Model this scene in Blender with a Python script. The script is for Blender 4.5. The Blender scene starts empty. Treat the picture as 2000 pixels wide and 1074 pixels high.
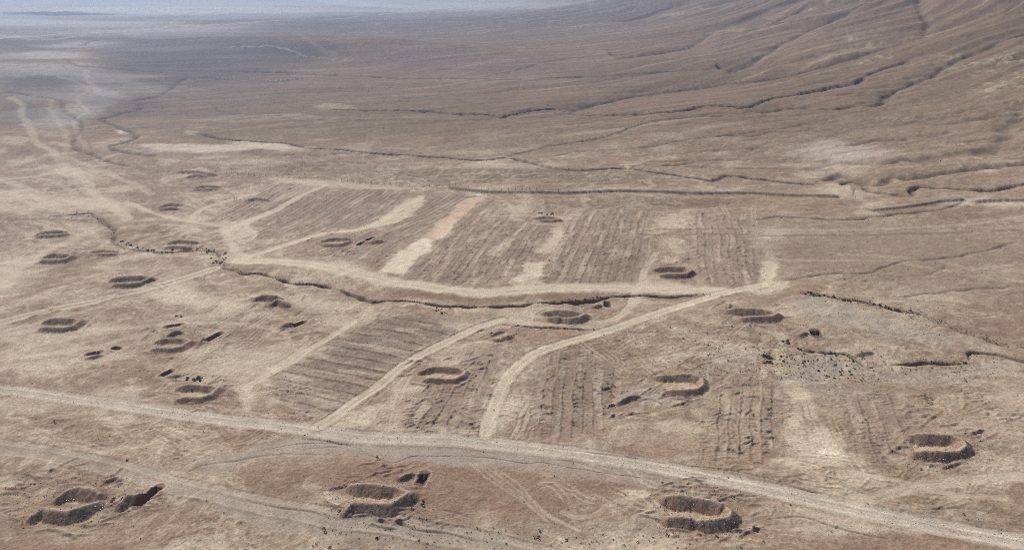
import bpy, math, random
import numpy as np, time
T0 = time.time()
def tick(n): print('TICK', n, round(time.time() - T0, 1))
from mathutils import Vector

# ------------------------------------------------------------------ camera, sky, sun, exposure
scene = bpy.context.scene
CAM_H = 170.0
PITCH = 23.8            # degrees below the horizon
FPX = 1351.0            # focal length in pixels of the 2000 px wide photograph
cam_data = bpy.data.cameras.new('camera')
cam = bpy.data.objects.new('camera', cam_data)
scene.collection.objects.link(cam)
cam.location = (0, 0, CAM_H)
cam.rotation_euler = (math.radians(90 - PITCH), 0, 0)
cam_data.sensor_width = 36.0
cam_data.lens = 36.0 * FPX / 2000.0
cam_data.clip_start = 0.5
cam_data.clip_end = 90000.0
scene.camera = cam

SUN_ELEV = math.radians(42.0)
SUN_DIR = Vector((-0.56, 0.83, 0)).normalized()          # towards the sun, on the ground plan
world = bpy.data.worlds.new('World')
scene.world = world
world.use_nodes = True
wn, wl = world.node_tree.nodes, world.node_tree.links
wn.clear()
sky = wn.new('ShaderNodeTexSky'); sky.sky_type = 'NISHITA'; sky.sun_disc = False
sky.sun_elevation = SUN_ELEV
sky.sun_rotation = math.atan2(SUN_DIR.x, SUN_DIR.y)
sky.air_density = 1.0; sky.dust_density = 1.5; sky.ozone_density = 1.0
bg = wn.new('ShaderNodeBackground'); bg.inputs['Strength'].default_value = 0.065
wo = wn.new('ShaderNodeOutputWorld')
wl.new(sky.outputs[0], bg.inputs[0]); wl.new(bg.outputs[0], wo.inputs[0])

sun_data = bpy.data.lights.new('sun', 'SUN')
sun_data.energy = 4.4; sun_data.angle = math.radians(0.5); sun_data.color = (1.0, 0.935, 0.845)
sun = bpy.data.objects.new('sun', sun_data)
scene.collection.objects.link(sun)
sd = Vector((SUN_DIR.x * math.cos(SUN_ELEV), SUN_DIR.y * math.cos(SUN_ELEV), math.sin(SUN_ELEV)))
sun.rotation_euler = sd.to_track_quat('Z', 'Y').to_euler()
sun.location = (0, 0, 500)

scene.view_settings.view_transform = 'Standard'
scene.view_settings.look = 'None'
scene.view_settings.exposure = 0.26
scene.view_settings.gamma = 1.0
scene.view_settings.use_curve_mapping = False
scene.render.engine = 'CYCLES'
scene.cycles.use_denoising = False
scene.cycles.filter_width = 0.85
scene.cycles.max_bounces = 4
scene.cycles.volume_bounces = 0

HAZE_DENSITY = 0.000155
HAZE_COLOR = (0.44, 0.64, 1.0)

col = scene.collection
rng = np.random.RandomState(7)
random.seed(7)
f32 = np.float32

# ------------------------------------------------------------------ noise
_P = np.random.RandomState(11).permutation(4096).astype(np.int32)
_G = np.linspace(0, 2 * np.pi, 64, endpoint=False)
_GX, _GY = np.cos(_G).astype(f32), np.sin(_G).astype(f32)
def perlin(x, y, seed=0):
    x = np.asarray(x, f32); y = np.asarray(y, f32)
    xi = np.floor(x); yi = np.floor(y)
    fx = x - xi; fy = y - yi
    xi = xi.astype(np.int32) + seed * 131; yi = yi.astype(np.int32) + seed * 57
    u = fx * fx * fx * (fx * (fx * 6 - 15) + 10); v = fy * fy * fy * (fy * (fy * 6 - 15) + 10)
    def g(ix, iy, dx, dy):
        h = _P[(_P[ix & 4095] + iy) & 4095] & 63
        return _GX[h] * dx + _GY[h] * dy
    a = g(xi, yi, fx, fy); b = g(xi + 1, yi, fx - 1, fy)
    c = g(xi, yi + 1, fx, fy - 1); d = g(xi + 1, yi + 1, fx - 1, fy - 1)
    return ((a + u * (b - a)) + v * ((c + u * (d - c)) - (a + u * (b - a)))) * 1.45
def fbm(x, y, n, seed=0, gain=0.5):
    r = 0; a = 1.0; t = 0
    for i in range(n):
        r = r + a * perlin(x * 2 ** i, y * 2 ** i, seed + i); t += a; a *= gain
    return r / t
def sstep(a, b, x):
    t = np.clip((x - a) / (b - a), 0, 1)
    return t * t * (3 - 2 * t)

# ------------------------------------------------------------------ the large shape of the land
def front(x, y):                                    # distance up the mountain front, metres
    return x + 0.10 * (y - 700) - 520
def macro(x, y):
    x = np.asarray(x, f32); y = np.asarray(y, f32)
    u = front(x, y) + 90 * perlin(x / 700, y / 700, 3)
    z = 0.29 * 230 * np.logaddexp(0, u / 230) - 0.29 * 230 * np.logaddexp(0, (u - 1500) / 230)
    z = z + 0.012 * np.clip(x, -600, 600)
    z = z - 0.010 * np.clip(y - 800, 0, 4000) * sstep(600, -600, x)
    for (hx, hy, rx, ry, hh) in ((-640, 1720, 420, 230, 34), (-380, 1560, 300, 150, 32), (-1500, 2000, 600, 300, 30),
                                 (-1100, 1350, 500, 150, 18), (-900, 2700, 900, 300, 24), (-2600, 4200, 1500, 600, 28),
                                 (-470, 520, 160, 90, 5), (-640, 760, 200, 90, 7), (620, 640, 200, 120, 9), (760, 760, 260, 70, 10)):
        z = z + hh * np.exp(-((x - hx) / rx) ** 2 - ((y - hy) / ry) ** 2)
    z = z + 3.0 * perlin(x / 420, y / 260, 5) + 2.6 * perlin(x / 150, y / 110, 6) + 0.55 * perlin(x / 48, y / 40, 7)
    return z
CP, SP = math.cos(math.radians(PITCH)), math.sin(math.radians(PITCH))
def at(px, py, dz=0.0):
    """ground point seen at a pixel of the photograph"""
    px = np.atleast_1d(np.asarray(px, float)); py = np.atleast_1d(np.asarray(py, float))
    dx = (px - 1000) / FPX; dy = -(py - 537) / FPX
    d = np.stack([dx, CP + dy * SP, -SP + dy * CP], -1)
    d /= np.linalg.norm(d, axis=-1, keepdims=True)
    t0 = np.zeros(len(px)); t = np.full(len(px), 140.0); hit = np.zeros(len(px), bool)
    while t.min() < 9000 and not hit.all():
        z = CAM_H + t * d[:, 2]
        h = macro(t * d[:, 0], t * d[:, 1]) + dz
        new = (z < h) & ~hit
        hit |= new
        t0 = np.where(hit, t0, t); t = np.where(hit, t, t * 1.05)
    lo, hi = t0.copy(), t.copy()
    for _ in range(17):
        m = 0.5 * (lo + hi)
        below = CAM_H + m * d[:, 2] < macro(m * d[:, 0], m * d[:, 1]) + dz
        hi = np.where(below, m, hi); lo = np.where(below, lo, m)
    return np.stack([hi * d[:, 0], hi * d[:, 1]], -1)
def W(pts, dz=0.0):
    a = np.asarray(pts, float)
    return at(a[:, 0], a[:, 1], dz)
def smooth_line(p, n=4):
    p = np.asarray(p, float)
    if len(p) < 3: return p
    q = np.vstack([2 * p[0] - p[1], p, 2 * p[-1] - p[-2]])
    out = []
    for i in range(1, len(q) - 2):
        for k in range(n):
            t = k / n
            out.append(0.5 * ((2 * q[i]) + (-q[i - 1] + q[i + 1]) * t + (2 * q[i - 1] - 5 * q[i] + 4 * q[i + 1] - q[i + 2]) * t * t
                              + (-q[i - 1] + 3 * q[i] - 3 * q[i + 1] + q[i + 2]) * t ** 3))
    out.append(q[-2])
    return np.array(out)

tick('the ground grid')
# ------------------------------------------------------------------ the ground grid: rows by distance, columns by bearing
RS = 1.0
rows = [8.0]
while rows[-1] < 128: rows.append(rows[-1] * 1.12)
rows[-1] = 130.0
while rows[-1] < 42000:
    r = rows[-1]
    dr = 0.00080 * RS * (r * r + CAM_H ** 2) / CAM_H
    cap = (0.0042 if r < 2300 else 0.0085) * RS * r if r < 4200 else (0.016 * r if r < 15000 else 0.07 * r)
    rows.append(r + min(dr, cap))
R = np.array(rows, f32)
fine = np.linspace(-46, 46, int(960 / RS))
coarse = np.linspace(46, 314, 54)[1:-1]
A = np.radians(np.concatenate([fine, coarse])).astype(f32)
NR, NC = len(R), len(A)
NF = len(fine)
AA, RR = np.meshgrid(A, R)
X = (RR * np.sin(AA)).ravel(); Y = (RR * np.cos(AA)).ravel()
DRr = np.gradient(R).astype(f32)
DR = np.repeat(DRr, NC)                                    # row spacing at every point
DA = (RR * math.radians(92 / len(fine))).ravel().astype(f32)
N = len(X)
print('grid', NR, NC, N)
FINE = np.tile(np.arange(NC) < NF, NR)
Z = macro(X, Y).astype(f32)
BASE = Z.copy()
def att(wl_):                                              # fade relief the mesh is too coarse to hold
    return np.clip((wl_ / DR - 1.0) / 1.6, 0, 1)
U = front(X, Y)

# colours are reflectances (linear)
TAN = np.array((0.272, 0.192, 0.132)); RED = np.array((0.265, 0.174, 0.122)); LIGHT = np.array((0.53, 0.435, 0.328))
WHITE = np.array((0.64, 0.55, 0.42)); GREY = np.array((0.33, 0.275, 0.22)); OLIVE = np.array((0.178, 0.131, 0.082))
BROWN = np.array((0.176, 0.114, 0.073)); DARK = np.array((0.105, 0.078, 0.062)); SPOIL = np.array((0.20, 0.125, 0.10))
SLATE = np.array((0.122, 0.092, 0.084)); GREEN = np.array((0.20, 0.185, 0.125)); YELLOW = np.array((0.40, 0.335, 0.205))
PINK = np.array((0.285, 0.208, 0.158)); PALE = np.array((0.44, 0.37, 0.30))
C = np.empty((N, 3), f32); C[:] = TAN
def mix(idx, w, colr):
    w = np.clip(np.asarray(w, f32), 0, 1)[:, None]
    C[idx] = C[idx] * (1 - w) + np.asarray(colr, f32) * w
ALL = np.arange(N)
CLS = np.zeros(N, np.int32)                                # which object every face belongs to
class_info = {0: dict(name='ground', kind='structure')}
def new_class(**k):
    i = len(class_info); class_info[i] = k; return i

# domain warp for natural wiggles
WX = (6 * perlin(X / 38, Y / 38, 21) + 2.2 * perlin(X / 11, Y / 11, 22)).astype(f32)
WY = (6 * perlin(X / 38, Y / 38, 23) + 2.2 * perlin(X / 11, Y / 11, 24)).astype(f32)

def window(x0, x1, y0, y1):
    """indices of the grid points inside a box on the ground"""
    cx_ = [x0, x1, x0, x1]; cy_ = [y0, y0, y1, y1]
    rmx = max(math.hypot(a, b) for a, b in zip(cx_, cy_))
    rmn = math.hypot(max(x0, 0, -x1), max(y0, 0, -y1))
    i0 = max(int(np.searchsorted(R, rmn)) - 1, 0); i1 = min(int(np.searchsorted(R, rmx)) + 1, NR)
    j0, j1 = 0, NC
    if y0 > 5:
        az = [math.atan2(a, b) for a, b in zip(cx_, cy_)]
        if max(abs(a) for a in az) < math.radians(45.9):
            j0 = max(int(np.searchsorted(A[:NF], min(az))) - 1, 0); j1 = min(int(np.searchsorted(A[:NF], max(az))) + 1, NF)
    idx = (np.arange(i0, i1)[:, None] * NC + np.arange(j0, j1)[None, :]).ravel()
    x = X[idx]; y = Y[idx]
    return idx[(x > x0) & (x < x1) & (y > y0) & (y < y1)]
def near_line(P, reach, warp=0.0):
    """indices near a polyline, signed distance, arc length"""
    P = np.asarray(P, float)
    e_ = reach + abs(warp) * 9
    idx = window(float(P[:, 0].min() - e_), float(P[:, 0].max() + e_), float(P[:, 1].min() - e_), float(P[:, 1].max() + e_))
    x = X[idx] + f32(warp) * WX[idx]; y = Y[idx] + f32(warp) * WY[idx]
    reach = float(reach); P = P.tolist()
    best = np.full(len(idx), 1e9, f32); sg = np.zeros(len(idx), f32); arc = np.zeros(len(idx), f32)
    s0 = 0.0
    for (ax, ay), (bx, by) in zip(P[:-1], P[1:]):
        L = math.hypot(bx - ax, by - ay)
        if L < 1e-6: continue
        k = np.nonzero((x > min(ax, bx) - reach) & (x < max(ax, bx) + reach) & (y > min(ay, by) - reach) & (y < max(ay, by) + reach))[0]
        if len(k):
            tx, ty = (bx - ax) / L, (by - ay) / L
            rx, ry = x[k] - ax, y[k] - ay
            t = np.clip(rx * tx + ry * ty, 0, L)
            dx, dy = rx - t * tx, ry - t * ty
            d = np.sqrt(dx * dx + dy * dy)
            b = d < best[k]; kk = k[b]
            best[kk] = d[b]; sg[kk] = np.sign(tx * ry[b] - ty * rx[b]); arc[kk] = s0 + t[b]
        s0 += L
    k = best < reach
    return idx[k], best[k], sg[k], arc[k], s0
def in_poly(P, soft=3.0, warp=0.6):
    """indices and soft inside mask of a polygon"""
    P = np.asarray(P, float)
    Q = np.vstack([P, P[:1]])
    r = soft * 1.5 + 4 + abs(warp) * 9
    idx = window(float(P[:, 0].min() - r), float(P[:, 0].max() + r), float(P[:, 1].min() - r), float(P[:, 1].max() + r))
    x = X[idx] + f32(warp) * WX[idx]; y = Y[idx] + f32(warp) * WY[idx]
    Q = Q.tolist()
    ins = np.zeros(len(idx), bool); dist = np.full(len(idx), 1e9, f32)
    for (ax, ay), (bx, by) in zip(Q[:-1], Q[1:]):
        if abs(by - ay) > 1e-9:
            c = ((ay > y) != (by > y)) & (x < (bx - ax) * (y - ay) / (by - ay) + ax)
            ins ^= c
        L2 = (bx - ax) ** 2 + (by - ay) ** 2 + 1e-9
        t = np.clip(((x - ax) * (bx - ax) + (y - ay) * (by - ay)) / L2, 0, 1)
        dist = np.minimum(dist, np.hypot(x - ax - t * (bx - ax), y - ay - t * (by - ay)))
    sdist = np.where(ins, dist, -dist)
    m = sstep(-soft, soft, sdist)
    k = m > 0
    return idx[k], m[k].astype(f32), sdist[k]

def patch(px, py, rx, ry, colr, w=1.0, ang=0.0, grain=0.6):
    """a patch of soil or painted haze colour: an ellipse on the ground with a ragged edge"""
    c, ex, ey = at([px, px + rx * math.cos(ang), px + ry * math.sin(ang) * 0.6], [py, py - rx * math.sin(ang), py - ry])
    ax = ex - c; ay = ey - c
    M = np.linalg.inv(np.stack([ax, ay], 1))
    s = np.abs(ax).max() + np.abs(ay).max()
    ext = s * 1.6
    idx = window(float(c[0] - ext), float(c[0] + ext), float(c[1] - ext), float(c[1] + ext))
    s = float(s); M = M.astype(f32); c = c.astype(f32)
    x = X[idx] - c[0] + WX[idx] * min(1.0, s / 40); y = Y[idx] - c[1] + WY[idx] * min(1.0, s / 40)
    a = M[0, 0] * x + M[0, 1] * y; b = M[1, 0] * x + M[1, 1] * y
    d = np.sqrt(a * a + b * b)
    k = d < 1.75; idx = idx[k]; d = d[k]
    n = fbm(X[idx] / (s * 0.30 + 2), Y[idx] / (s * 0.12 + 1.5), 4, 31, .62)
    m = sstep(1.25, 0.45, d + grain * 0.8 * n)
    mix(idx, m * w * (1.25 if (c[1] < 800 or sum(colr) < .5) else 0.75), colr)

tick('base soil colours')
# ================================================================== base soil colours
n1 = fbm(X / 260, Y / 170, 4, 41); n2 = fbm(X / 45, Y / 30, 4, 42)
mix(ALL, sstep(-0.05, 0.6, n1) * 0.3, RED)
mix(ALL, sstep(0.02, 0.36, n2) * 0.62, LIGHT)
mix(ALL, sstep(-0.0, -0.5, n2) * 0.45, BROWN)
far = sstep(560, 900, Y + 0.25 * X)
mix(ALL, far * 0.85, BROWN)
mix(ALL, sstep(560, 760, Y + 0.2 * X) * sstep(1500, 900, Y) * (0.45 + 0.5 * n1), OLIVE)
mix(ALL, far * sstep(0.0, 0.5, fbm(X / 500, Y / 120, 4, 43)) * 0.5, OLIVE)
mix(ALL, far * sstep(0.1, 0.6, fbm(X / 300, Y / 60, 3, 47)) * 0.35, TAN)
mix(ALL, sstep(1500, 2600, Y - 0.2 * X) * 0.5, SLATE)
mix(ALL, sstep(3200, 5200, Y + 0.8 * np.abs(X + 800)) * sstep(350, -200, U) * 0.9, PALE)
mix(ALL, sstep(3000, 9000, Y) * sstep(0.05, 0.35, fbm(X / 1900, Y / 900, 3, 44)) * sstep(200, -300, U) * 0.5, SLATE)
# mountain side: warm brown with outcrops
mix(ALL, sstep(0, 500, U) * 0.6, np.array((.205, .140, .095)))
mix(ALL, sstep(50, 400, U) * sstep(0.05, 0.45, fbm(X / 140, Y / 60, 4, 45)) * 0.4, np.array((.175, .122, .092)))

tick('shrubs')
# hand-placed soil tones and painted haze (pixel centre, radii, colour, weight, tilt)
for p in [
    # foreground reddish flats
    (960, 965, 250, 60, RED, .9, -.1), (1120, 930, 170, 35, RED, .75, -.1), (1720, 1060, 220, 28, RED, .9, 0), (130, 1062, 180, 22, RED, .85, 0),
    (1180, 1040, 200, 26, GREY, .25, 0), (760, 905, 120, 18, RED, .7, 0), (1090, 845, 100, 20, RED, .55, 0), (1280, 880, 100, 25, RED, .45, 0),
    (200, 840, 220, 30, TAN, .6, 0), (560, 1030, 230, 40, TAN, .5, -.2), (300, 1030, 120, 30, RED, .5, 0), (330, 930, 120, 26, LIGHT, .35, 0),
    (1600, 770, 130, 25, GREY, .4, 0), (1900, 800, 120, 60, TAN, .5, 0), (1960, 830, 60, 50, LIGHT, .3, 0), (1980, 640, 60, 25, RED, .5, 0),
    (1000, 960, 220, 50, RED * .95, .8, -.1), (1450, 1050, 120, 20, RED, .6, 0), (1750, 1062, 200, 26, RED, .9, 0), (1080, 575, 420, 12, BROWN * 1.15, .6, 0), (800, 575, 160, 10, BROWN * 1.15, .55, -.1),
    (330, 590, 120, 10, BROWN * 1.2, .5, -.1), (150, 600, 120, 10, BROWN * 1.2, .35, 0), (560, 500, 60, 9, BROWN, .4, 0), (300, 460, 120, 10, BROWN * 1.1, .5, 0), (100, 425, 120, 8, BROWN * 1.1, .5, 0), (330, 745, 100, 12, BROWN * 1.2, .35, 0),
    (470, 830, 160, 14, BROWN * 1.25, .45, -.1), (1250, 850, 140, 16, BROWN * 1.3, .4, 0),
    # pale worked ground, then haze greys
    (340, 575, 80, 20, LIGHT, .75, -.1), (430, 590, 90, 18, LIGHT, .6, -.3), (620, 590, 120, 18, LIGHT, .55, -.1), (700, 625, 80, 14, LIGHT, .6, 0),
    (40, 520, 90, 40, LIGHT, .55, .2), (120, 450, 90, 20, LIGHT, .4, 0), (60, 395, 120, 22, LIGHT, .4, 0), (190, 400, 90, 12, LIGHT, .6, -.1),
    (300, 540, 90, 28, LIGHT, .35, 0), (420, 720, 90, 40, LIGHT, .4, 0), (300, 810, 120, 20, LIGHT, .3, 0), (120, 690, 150, 25, LIGHT, .45, 0),
    (1590, 870, 65, 42, LIGHT, .95, 0), (1625, 890, 50, 18, WHITE, .85, -.2), (1560, 800, 34, 60, LIGHT, .6, 0), (1660, 930, 90, 18, LIGHT, .5, 0), (1560, 905, 60, 14, LIGHT, .7, 0),
    (1000, 795, 55, 30, LIGHT, .75, 0), (960, 825, 30, 18, LIGHT, .8, 0), (700, 815, 60, 22, LIGHT, .8, .3), (790, 780, 40, 60, LIGHT, .5, 0), (870, 840, 70, 12, LIGHT, .5, 0),
    (1238, 961, 26, 7, WHITE, .9, -.2), (1255, 965, 10, 10, WHITE, .8, 0), (620, 690, 60, 12, LIGHT, .6, .4), (560, 712, 34, 10, LIGHT, .75, .3), (480, 770, 20, 34, LIGHT, .5, 0),
    (1495, 560, 50, 12, LIGHT, .9, .1), (1506, 525, 24, 30, LIGHT, .75, 0), (1505, 470, 36, 38, LIGHT, .45, 0), (1320, 480, 38, 18, LIGHT, .5, 0), (1320, 430, 40, 14, LIGHT, .4, 0),
    (1310, 508, 26, 7, LIGHT, .6, 0), (1275, 548, 40, 14, LIGHT, .4, 0), (480, 455, 26, 24, LIGHT, .7, 0), (400, 430, 70, 10, LIGHT, .65, -.1), (470, 430, 60, 14, LIGHT, .55, 0),
    (540, 365, 45, 12, LIGHT, .65, .1), (1000, 400, 45, 16, LIGHT, .5, -.3), (980, 420, 40, 12, LIGHT, .4, 0), (610, 545, 60, 8, LIGHT, .3, 0), (1900, 395, 90, 7, LIGHT, .6, 0),
    (1970, 400, 50, 8, LIGHT, .5, 0), (1090, 460, 18, 20, LIGHT, .6, 0), (1640, 300, 110, 18, PALE, .75, 0), (1620, 285, 50, 9, PALE, .5, 0), (1600, 322, 90, 6, LIGHT, .4, 0),
    (400, 290, 150, 8, LIGHT, .75, 0), (510, 283, 80, 7, LIGHT, .8, -.1), (330, 285, 60, 5, LIGHT, .5, 0), (480, 318, 120, 6, LIGHT, .3, 0), (560, 230, 110, 6, LIGHT, .4, 0),
    (650, 210, 40, 7, LIGHT, .5, 0), (450, 235, 80, 5, LIGHT, .3, 0), (240, 257, 12, 6, WHITE, .9, 0), (370, 260, 14, 5, WHITE, .7, 0), (285, 142, 18, 3, WHITE, .6, 0),
    (96, 240, 60, 9, LIGHT, .7, 0), (130, 335, 40, 10, LIGHT, .7, 0), (20, 275, 40, 9, LIGHT, .4, 0), (100, 255, 70, 18, TAN, .6, 0), (160, 215, 45, 12, LIGHT, .45, 0),
    (100, 108, 80, 9, LIGHT, .7, 0), (190, 128, 80, 7, LIGHT, .6, -.2), (560, 160, 90, 8, TAN, .5, 0), (300, 165, 120, 14, TAN, .5, 0), (700, 90, 120, 12, TAN, .25, 0),
    (90, 150, 170, 26, np.array((.33, .31, .30)), .8, 0), (150, 215, 90, 26, np.array((.31, .285, .265)), .7, .3), (230, 175, 120, 14, np.array((.32, .30, .29)), .6, 0), (120, 85, 200, 9, np.array((.40, .38, .37)), .8, 0),  # this row and the next: valley haze painted as ground colour
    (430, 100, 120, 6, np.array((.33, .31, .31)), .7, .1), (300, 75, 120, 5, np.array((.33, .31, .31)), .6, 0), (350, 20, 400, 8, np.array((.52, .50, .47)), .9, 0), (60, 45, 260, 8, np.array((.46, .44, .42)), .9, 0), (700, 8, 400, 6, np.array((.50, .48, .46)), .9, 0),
    # dark far hills and flats
    (560, 98, 110, 20, SLATE, .95, 0), (360, 90, 190, 20, SLATE, .8, 0), (420, 112, 160, 14, SLATE, .8, 0), (90, 160, 140, 16, SLATE, .85, 0), (50, 80, 120, 7, SLATE, .7, 0),
    (450, 58, 330, 7, SLATE, .75, .05), (110, 28, 150, 5, SLATE, .9, 0), (250, 205, 90, 18, SLATE, .5, 0), (40, 220, 60, 20, SLATE, .5, 0), (1150, 30, 200, 14, SLATE, .5, .2),
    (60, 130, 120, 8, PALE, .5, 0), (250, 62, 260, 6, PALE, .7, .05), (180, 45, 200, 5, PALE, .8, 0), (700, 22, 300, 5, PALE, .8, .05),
    # flats under the hills
    (430, 265, 140, 12, OLIVE, .5, 0), (420, 195, 130, 24, np.array((.18, .13, .10)), .6, 0), (880, 345, 330, 18, OLIVE, .9, 0), (1250, 395, 240, 12, OLIVE, .8, 0),
    (640, 330, 160, 10, OLIVE, .7, 0), (900, 130, 260, 30, np.array((.19, .125, .10)), .6, 0), (500, 300, 100, 7, OLIVE, .5, 0), (700, 255, 180, 18, OLIVE, .4, 0),
    (1150, 345, 200, 20, OLIVE, .55, 0), (1330, 205, 120, 12, np.array((.24, .155, .108)), .6, 0), (1600, 195, 110, 16, np.array((.24, .158, .11)), .5, .1), (1800, 265, 130, 22, np.array((.24, .168, .115)), .5, 0),
    (1800, 610, 220, 26, BROWN, .25, -.15), (1400, 210, 60, 5, BROWN, .8, 0),
    (1750, 485, 260, 60, np.array((.265, .197, .143)), .75, 0), (1880, 560, 160, 40, np.array((.275, .202, .146)), .6, 0), (1600, 430, 160, 18, np.array((.27, .205, .15)), .6, 0),
    (640, 610, 80, 10, BROWN, .3, 0), (1060, 660, 80, 16, np.array((.285, .195, .14)), .7, 0), (900, 620, 110, 14, np.array((.28, .195, .14)), .5, 0),
    # stony grey ground with shrubs
    (1680, 625, 150, 24, GREY, .9, -.25), (1610, 600, 70, 14, GREY, .7, -.2), (1800, 655, 90, 16, GREY, .7, -.2), (1600, 720, 110, 30, GREY, .75, 0), (1440, 700, 60, 25, GREY, .5, 0),
    (1790, 735, 120, 20, GREY, .6, 0), (1240, 770, 60, 18, GREY, .6, 0), (1310, 775, 80, 14, GREY, .6, 0), (1950, 715, 70, 12, GREY, .7, 0), (1520, 690, 12, 28, YELLOW, .85, 0), (1528, 722, 18, 12, YELLOW, .85, 0), (1545, 745, 24, 5, PALE, .9, 0),
    (1640, 733, 34, 6, YELLOW, .6, .15), (500, 885, 160, 18, GREY, .3, .1), (620, 875, 90, 14, GREY, .75, .1), (860, 880, 180, 14, GREY, .7, -.05),
    (430, 985, 120, 22, GREY, .5, -.2), (150, 1010, 80, 24, YELLOW, .35, 0), (1340, 972, 60, 14, YELLOW, .35, 0), (735, 985, 60, 7, YELLOW, .55, 0), (770, 925, 40, 8, YELLOW, .3, 0),
    (770, 1030, 110, 18, GREY, .35, -.1), (690, 1010, 60, 18, GREY, .4, 0),
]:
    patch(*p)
# pale rock outcrops on the mountain
def outcrop(px, py, rx, ry, w=0.9, ang=0.2):
    c, ex, ey = at([px, px + rx, px], [py, py, py - ry])
    s1 = np.hypot(*(ex - c)) * 1.0; s2 = np.hypot(*(ey - c))
    idx = np.nonzero((np.abs(X - c[0]) < 2 * s1 + s2) & (np.abs(Y - c[1]) < 2 * s2 + s1))[0]
    d = np.sqrt(((X[idx] - c[0]) / s1) ** 2 + ((Y[idx] - c[1]) / s2) ** 2)
    q = 1 - np.abs(fbm((X[idx] + WX[idx]) / 16, (Y[idx] + 2 * WY[idx]) / 34, 3, 52)) * 5.5
    m = sstep(1.3, 0.2, d) * sstep(-.2, .3, perlin(X[idx] / 60, Y[idx] / 60, 53)) * np.clip(q, 0, 1)
    mix(idx, m * w, np.array((0.40, 0.34, 0.235)))
    Z[idx] += m * 1.5
for o in [(1670, 85, 50, 18), (1690, 125, 26, 10), (1760, 110, 60, 14), (1900, 140, 80, 14), (1950, 160, 70, 16), (1970, 180, 60, 10), (1880, 120, 60, 10), (1440, 55, 60, 9),
          (1560, 25, 60, 8), (1960, 130, 60, 12), (1920, 185, 40, 6), (1480, 100, 30, 6), (1350, 25, 60, 5)]:
    outcrop(*o)

tick('mountain spurs')
# ================================================================== mountain spurs and small relief
hill = sstep(-250, 500, U)
wx = X + 60 * perlin(X / 300, Y / 300, 61); wy = Y + 60 * perlin(X / 300, Y / 300, 62)
ca, sa = math.cos(0.35), math.sin(0.35)
dn = wx * ca + wy * sa; cr = -wx * sa + wy * ca                # dn runs up the slope, cr across it
rid = 1 - np.abs(perlin(dn / 620, cr / 165, 63)) * 2
rid2 = 1 - np.abs(perlin(dn / 230, cr / 48, 64)) * 2
rid3 = 1 - np.abs(perlin(dn / 120, cr / 19, 65)) * 2
Z += hill * (20 * rid * att(100) + 5.5 * rid2 * att(40) + 1.2 * rid3 * att(14) + 0.5 * (1 - 2 * np.abs(perlin(dn / 60, cr / 9, 68))) * att(8))
apr = sstep(450, 900, Y + 0.3 * X) * sstep(-900, -200, X)
Z += apr * (1 - hill) * (0.9 * rid2 + 0.45 * rid3 * att(14))
# streaks of gravel and soil running down the fans
st = fbm(dn / 260, cr / 13, 3, 66)
mix(ALL, apr * sstep(0.08, 0.6, st) * 0.45, LIGHT * 0.75)
mix(ALL, apr * sstep(-0.05, -0.55, st) * 0.45, BROWN * 0.75)
st2 = fbm(X / 700, Y / 60, 4, 67)
mix(ALL, sstep(1000, 1700, Y) * sstep(0.1, 0.6, st2) * 0.35, PALE * 0.8)
mix(ALL, sstep(1000, 1700, Y) * sstep(-0.1, -0.6, st2) * 0.4, SLATE)
near = sstep(900, 500, Y)
Z += (0.35 * fbm(X / 17, Y / 13, 3, 71) + 0.15 * att(4) * fbm(X / 4.2, Y / 3.6, 2, 72)).astype(f32)
Z += (0.07 * att(1.6) * perlin(X / 1.5, Y / 1.5, 73)).astype(f32)
Z += (hill + apr) * att(8) * 0.4 * fbm(X / 9, Y / 7, 2, 74)
# fine mottling
mt = fbm(X / 5.5, Y / 4, 3, 75)
mix(ALL, near * sstep(0.05, 0.5, mt) * 0.22, LIGHT); mix(ALL, near * sstep(0.02, -0.5, mt) * 0.16, BROWN)
mt2 = fbm((X + 1.2 * WX) / 40, (Y + 1.2 * WY) / 5, 3, 76)
mix(ALL, near * sstep(0.0, 0.4, mt2) * 0.18, LIGHT); mix(ALL, near * sstep(-0.1, -0.5, mt2) * 0.25, BROWN*1.25)
GATE = .18 + .82 * sstep(-.05, .35, fbm((X + 3 * WX) / 75, (Y + 3 * WY) / 48, 3, 157)) * (1 - .75 * sstep(420, 520, Y) * sstep(100, 220, X))
# tufts, crusts and clods with crisp edges
for wl_s, sd_, a1, a2 in ((5.5, 140, .30, .20), (2.3, 143, .30, .24), (1.1, 146, .24, .26)):
    t1 = perlin((X + .8 * WX) / wl_s, (Y + .8 * WY) / (wl_s * .8), sd_); t2 = perlin(X / (wl_s * .9), Y / (wl_s * .8), sd_ + 1)
    af = np.clip(att(wl_s) + .25, 0, 1) * GATE
    mix(ALL, near * af * sstep(.22, .36, t1) * a1, LIGHT); mix(ALL, near * af * sstep(.26, .40, t2) * a2, BROWN)
    if wl_s < 5: Z += (near * att(wl_s) * (.10 * wl_s / 2.3) * (sstep(.26, .40, t2) + .5 * sstep(.22, .36, t1))).astype(f32)
for wl_s, sd_ in ((16, 150), (6, 153)):
    t2 = perlin(X / wl_s, Y / (wl_s * .7), sd_); mix(ALL, (1 - near) * sstep(.2, .4, t2) * .28 * np.clip(att(wl_s) + .3, 0, 1), BROWN * .8)
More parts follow.
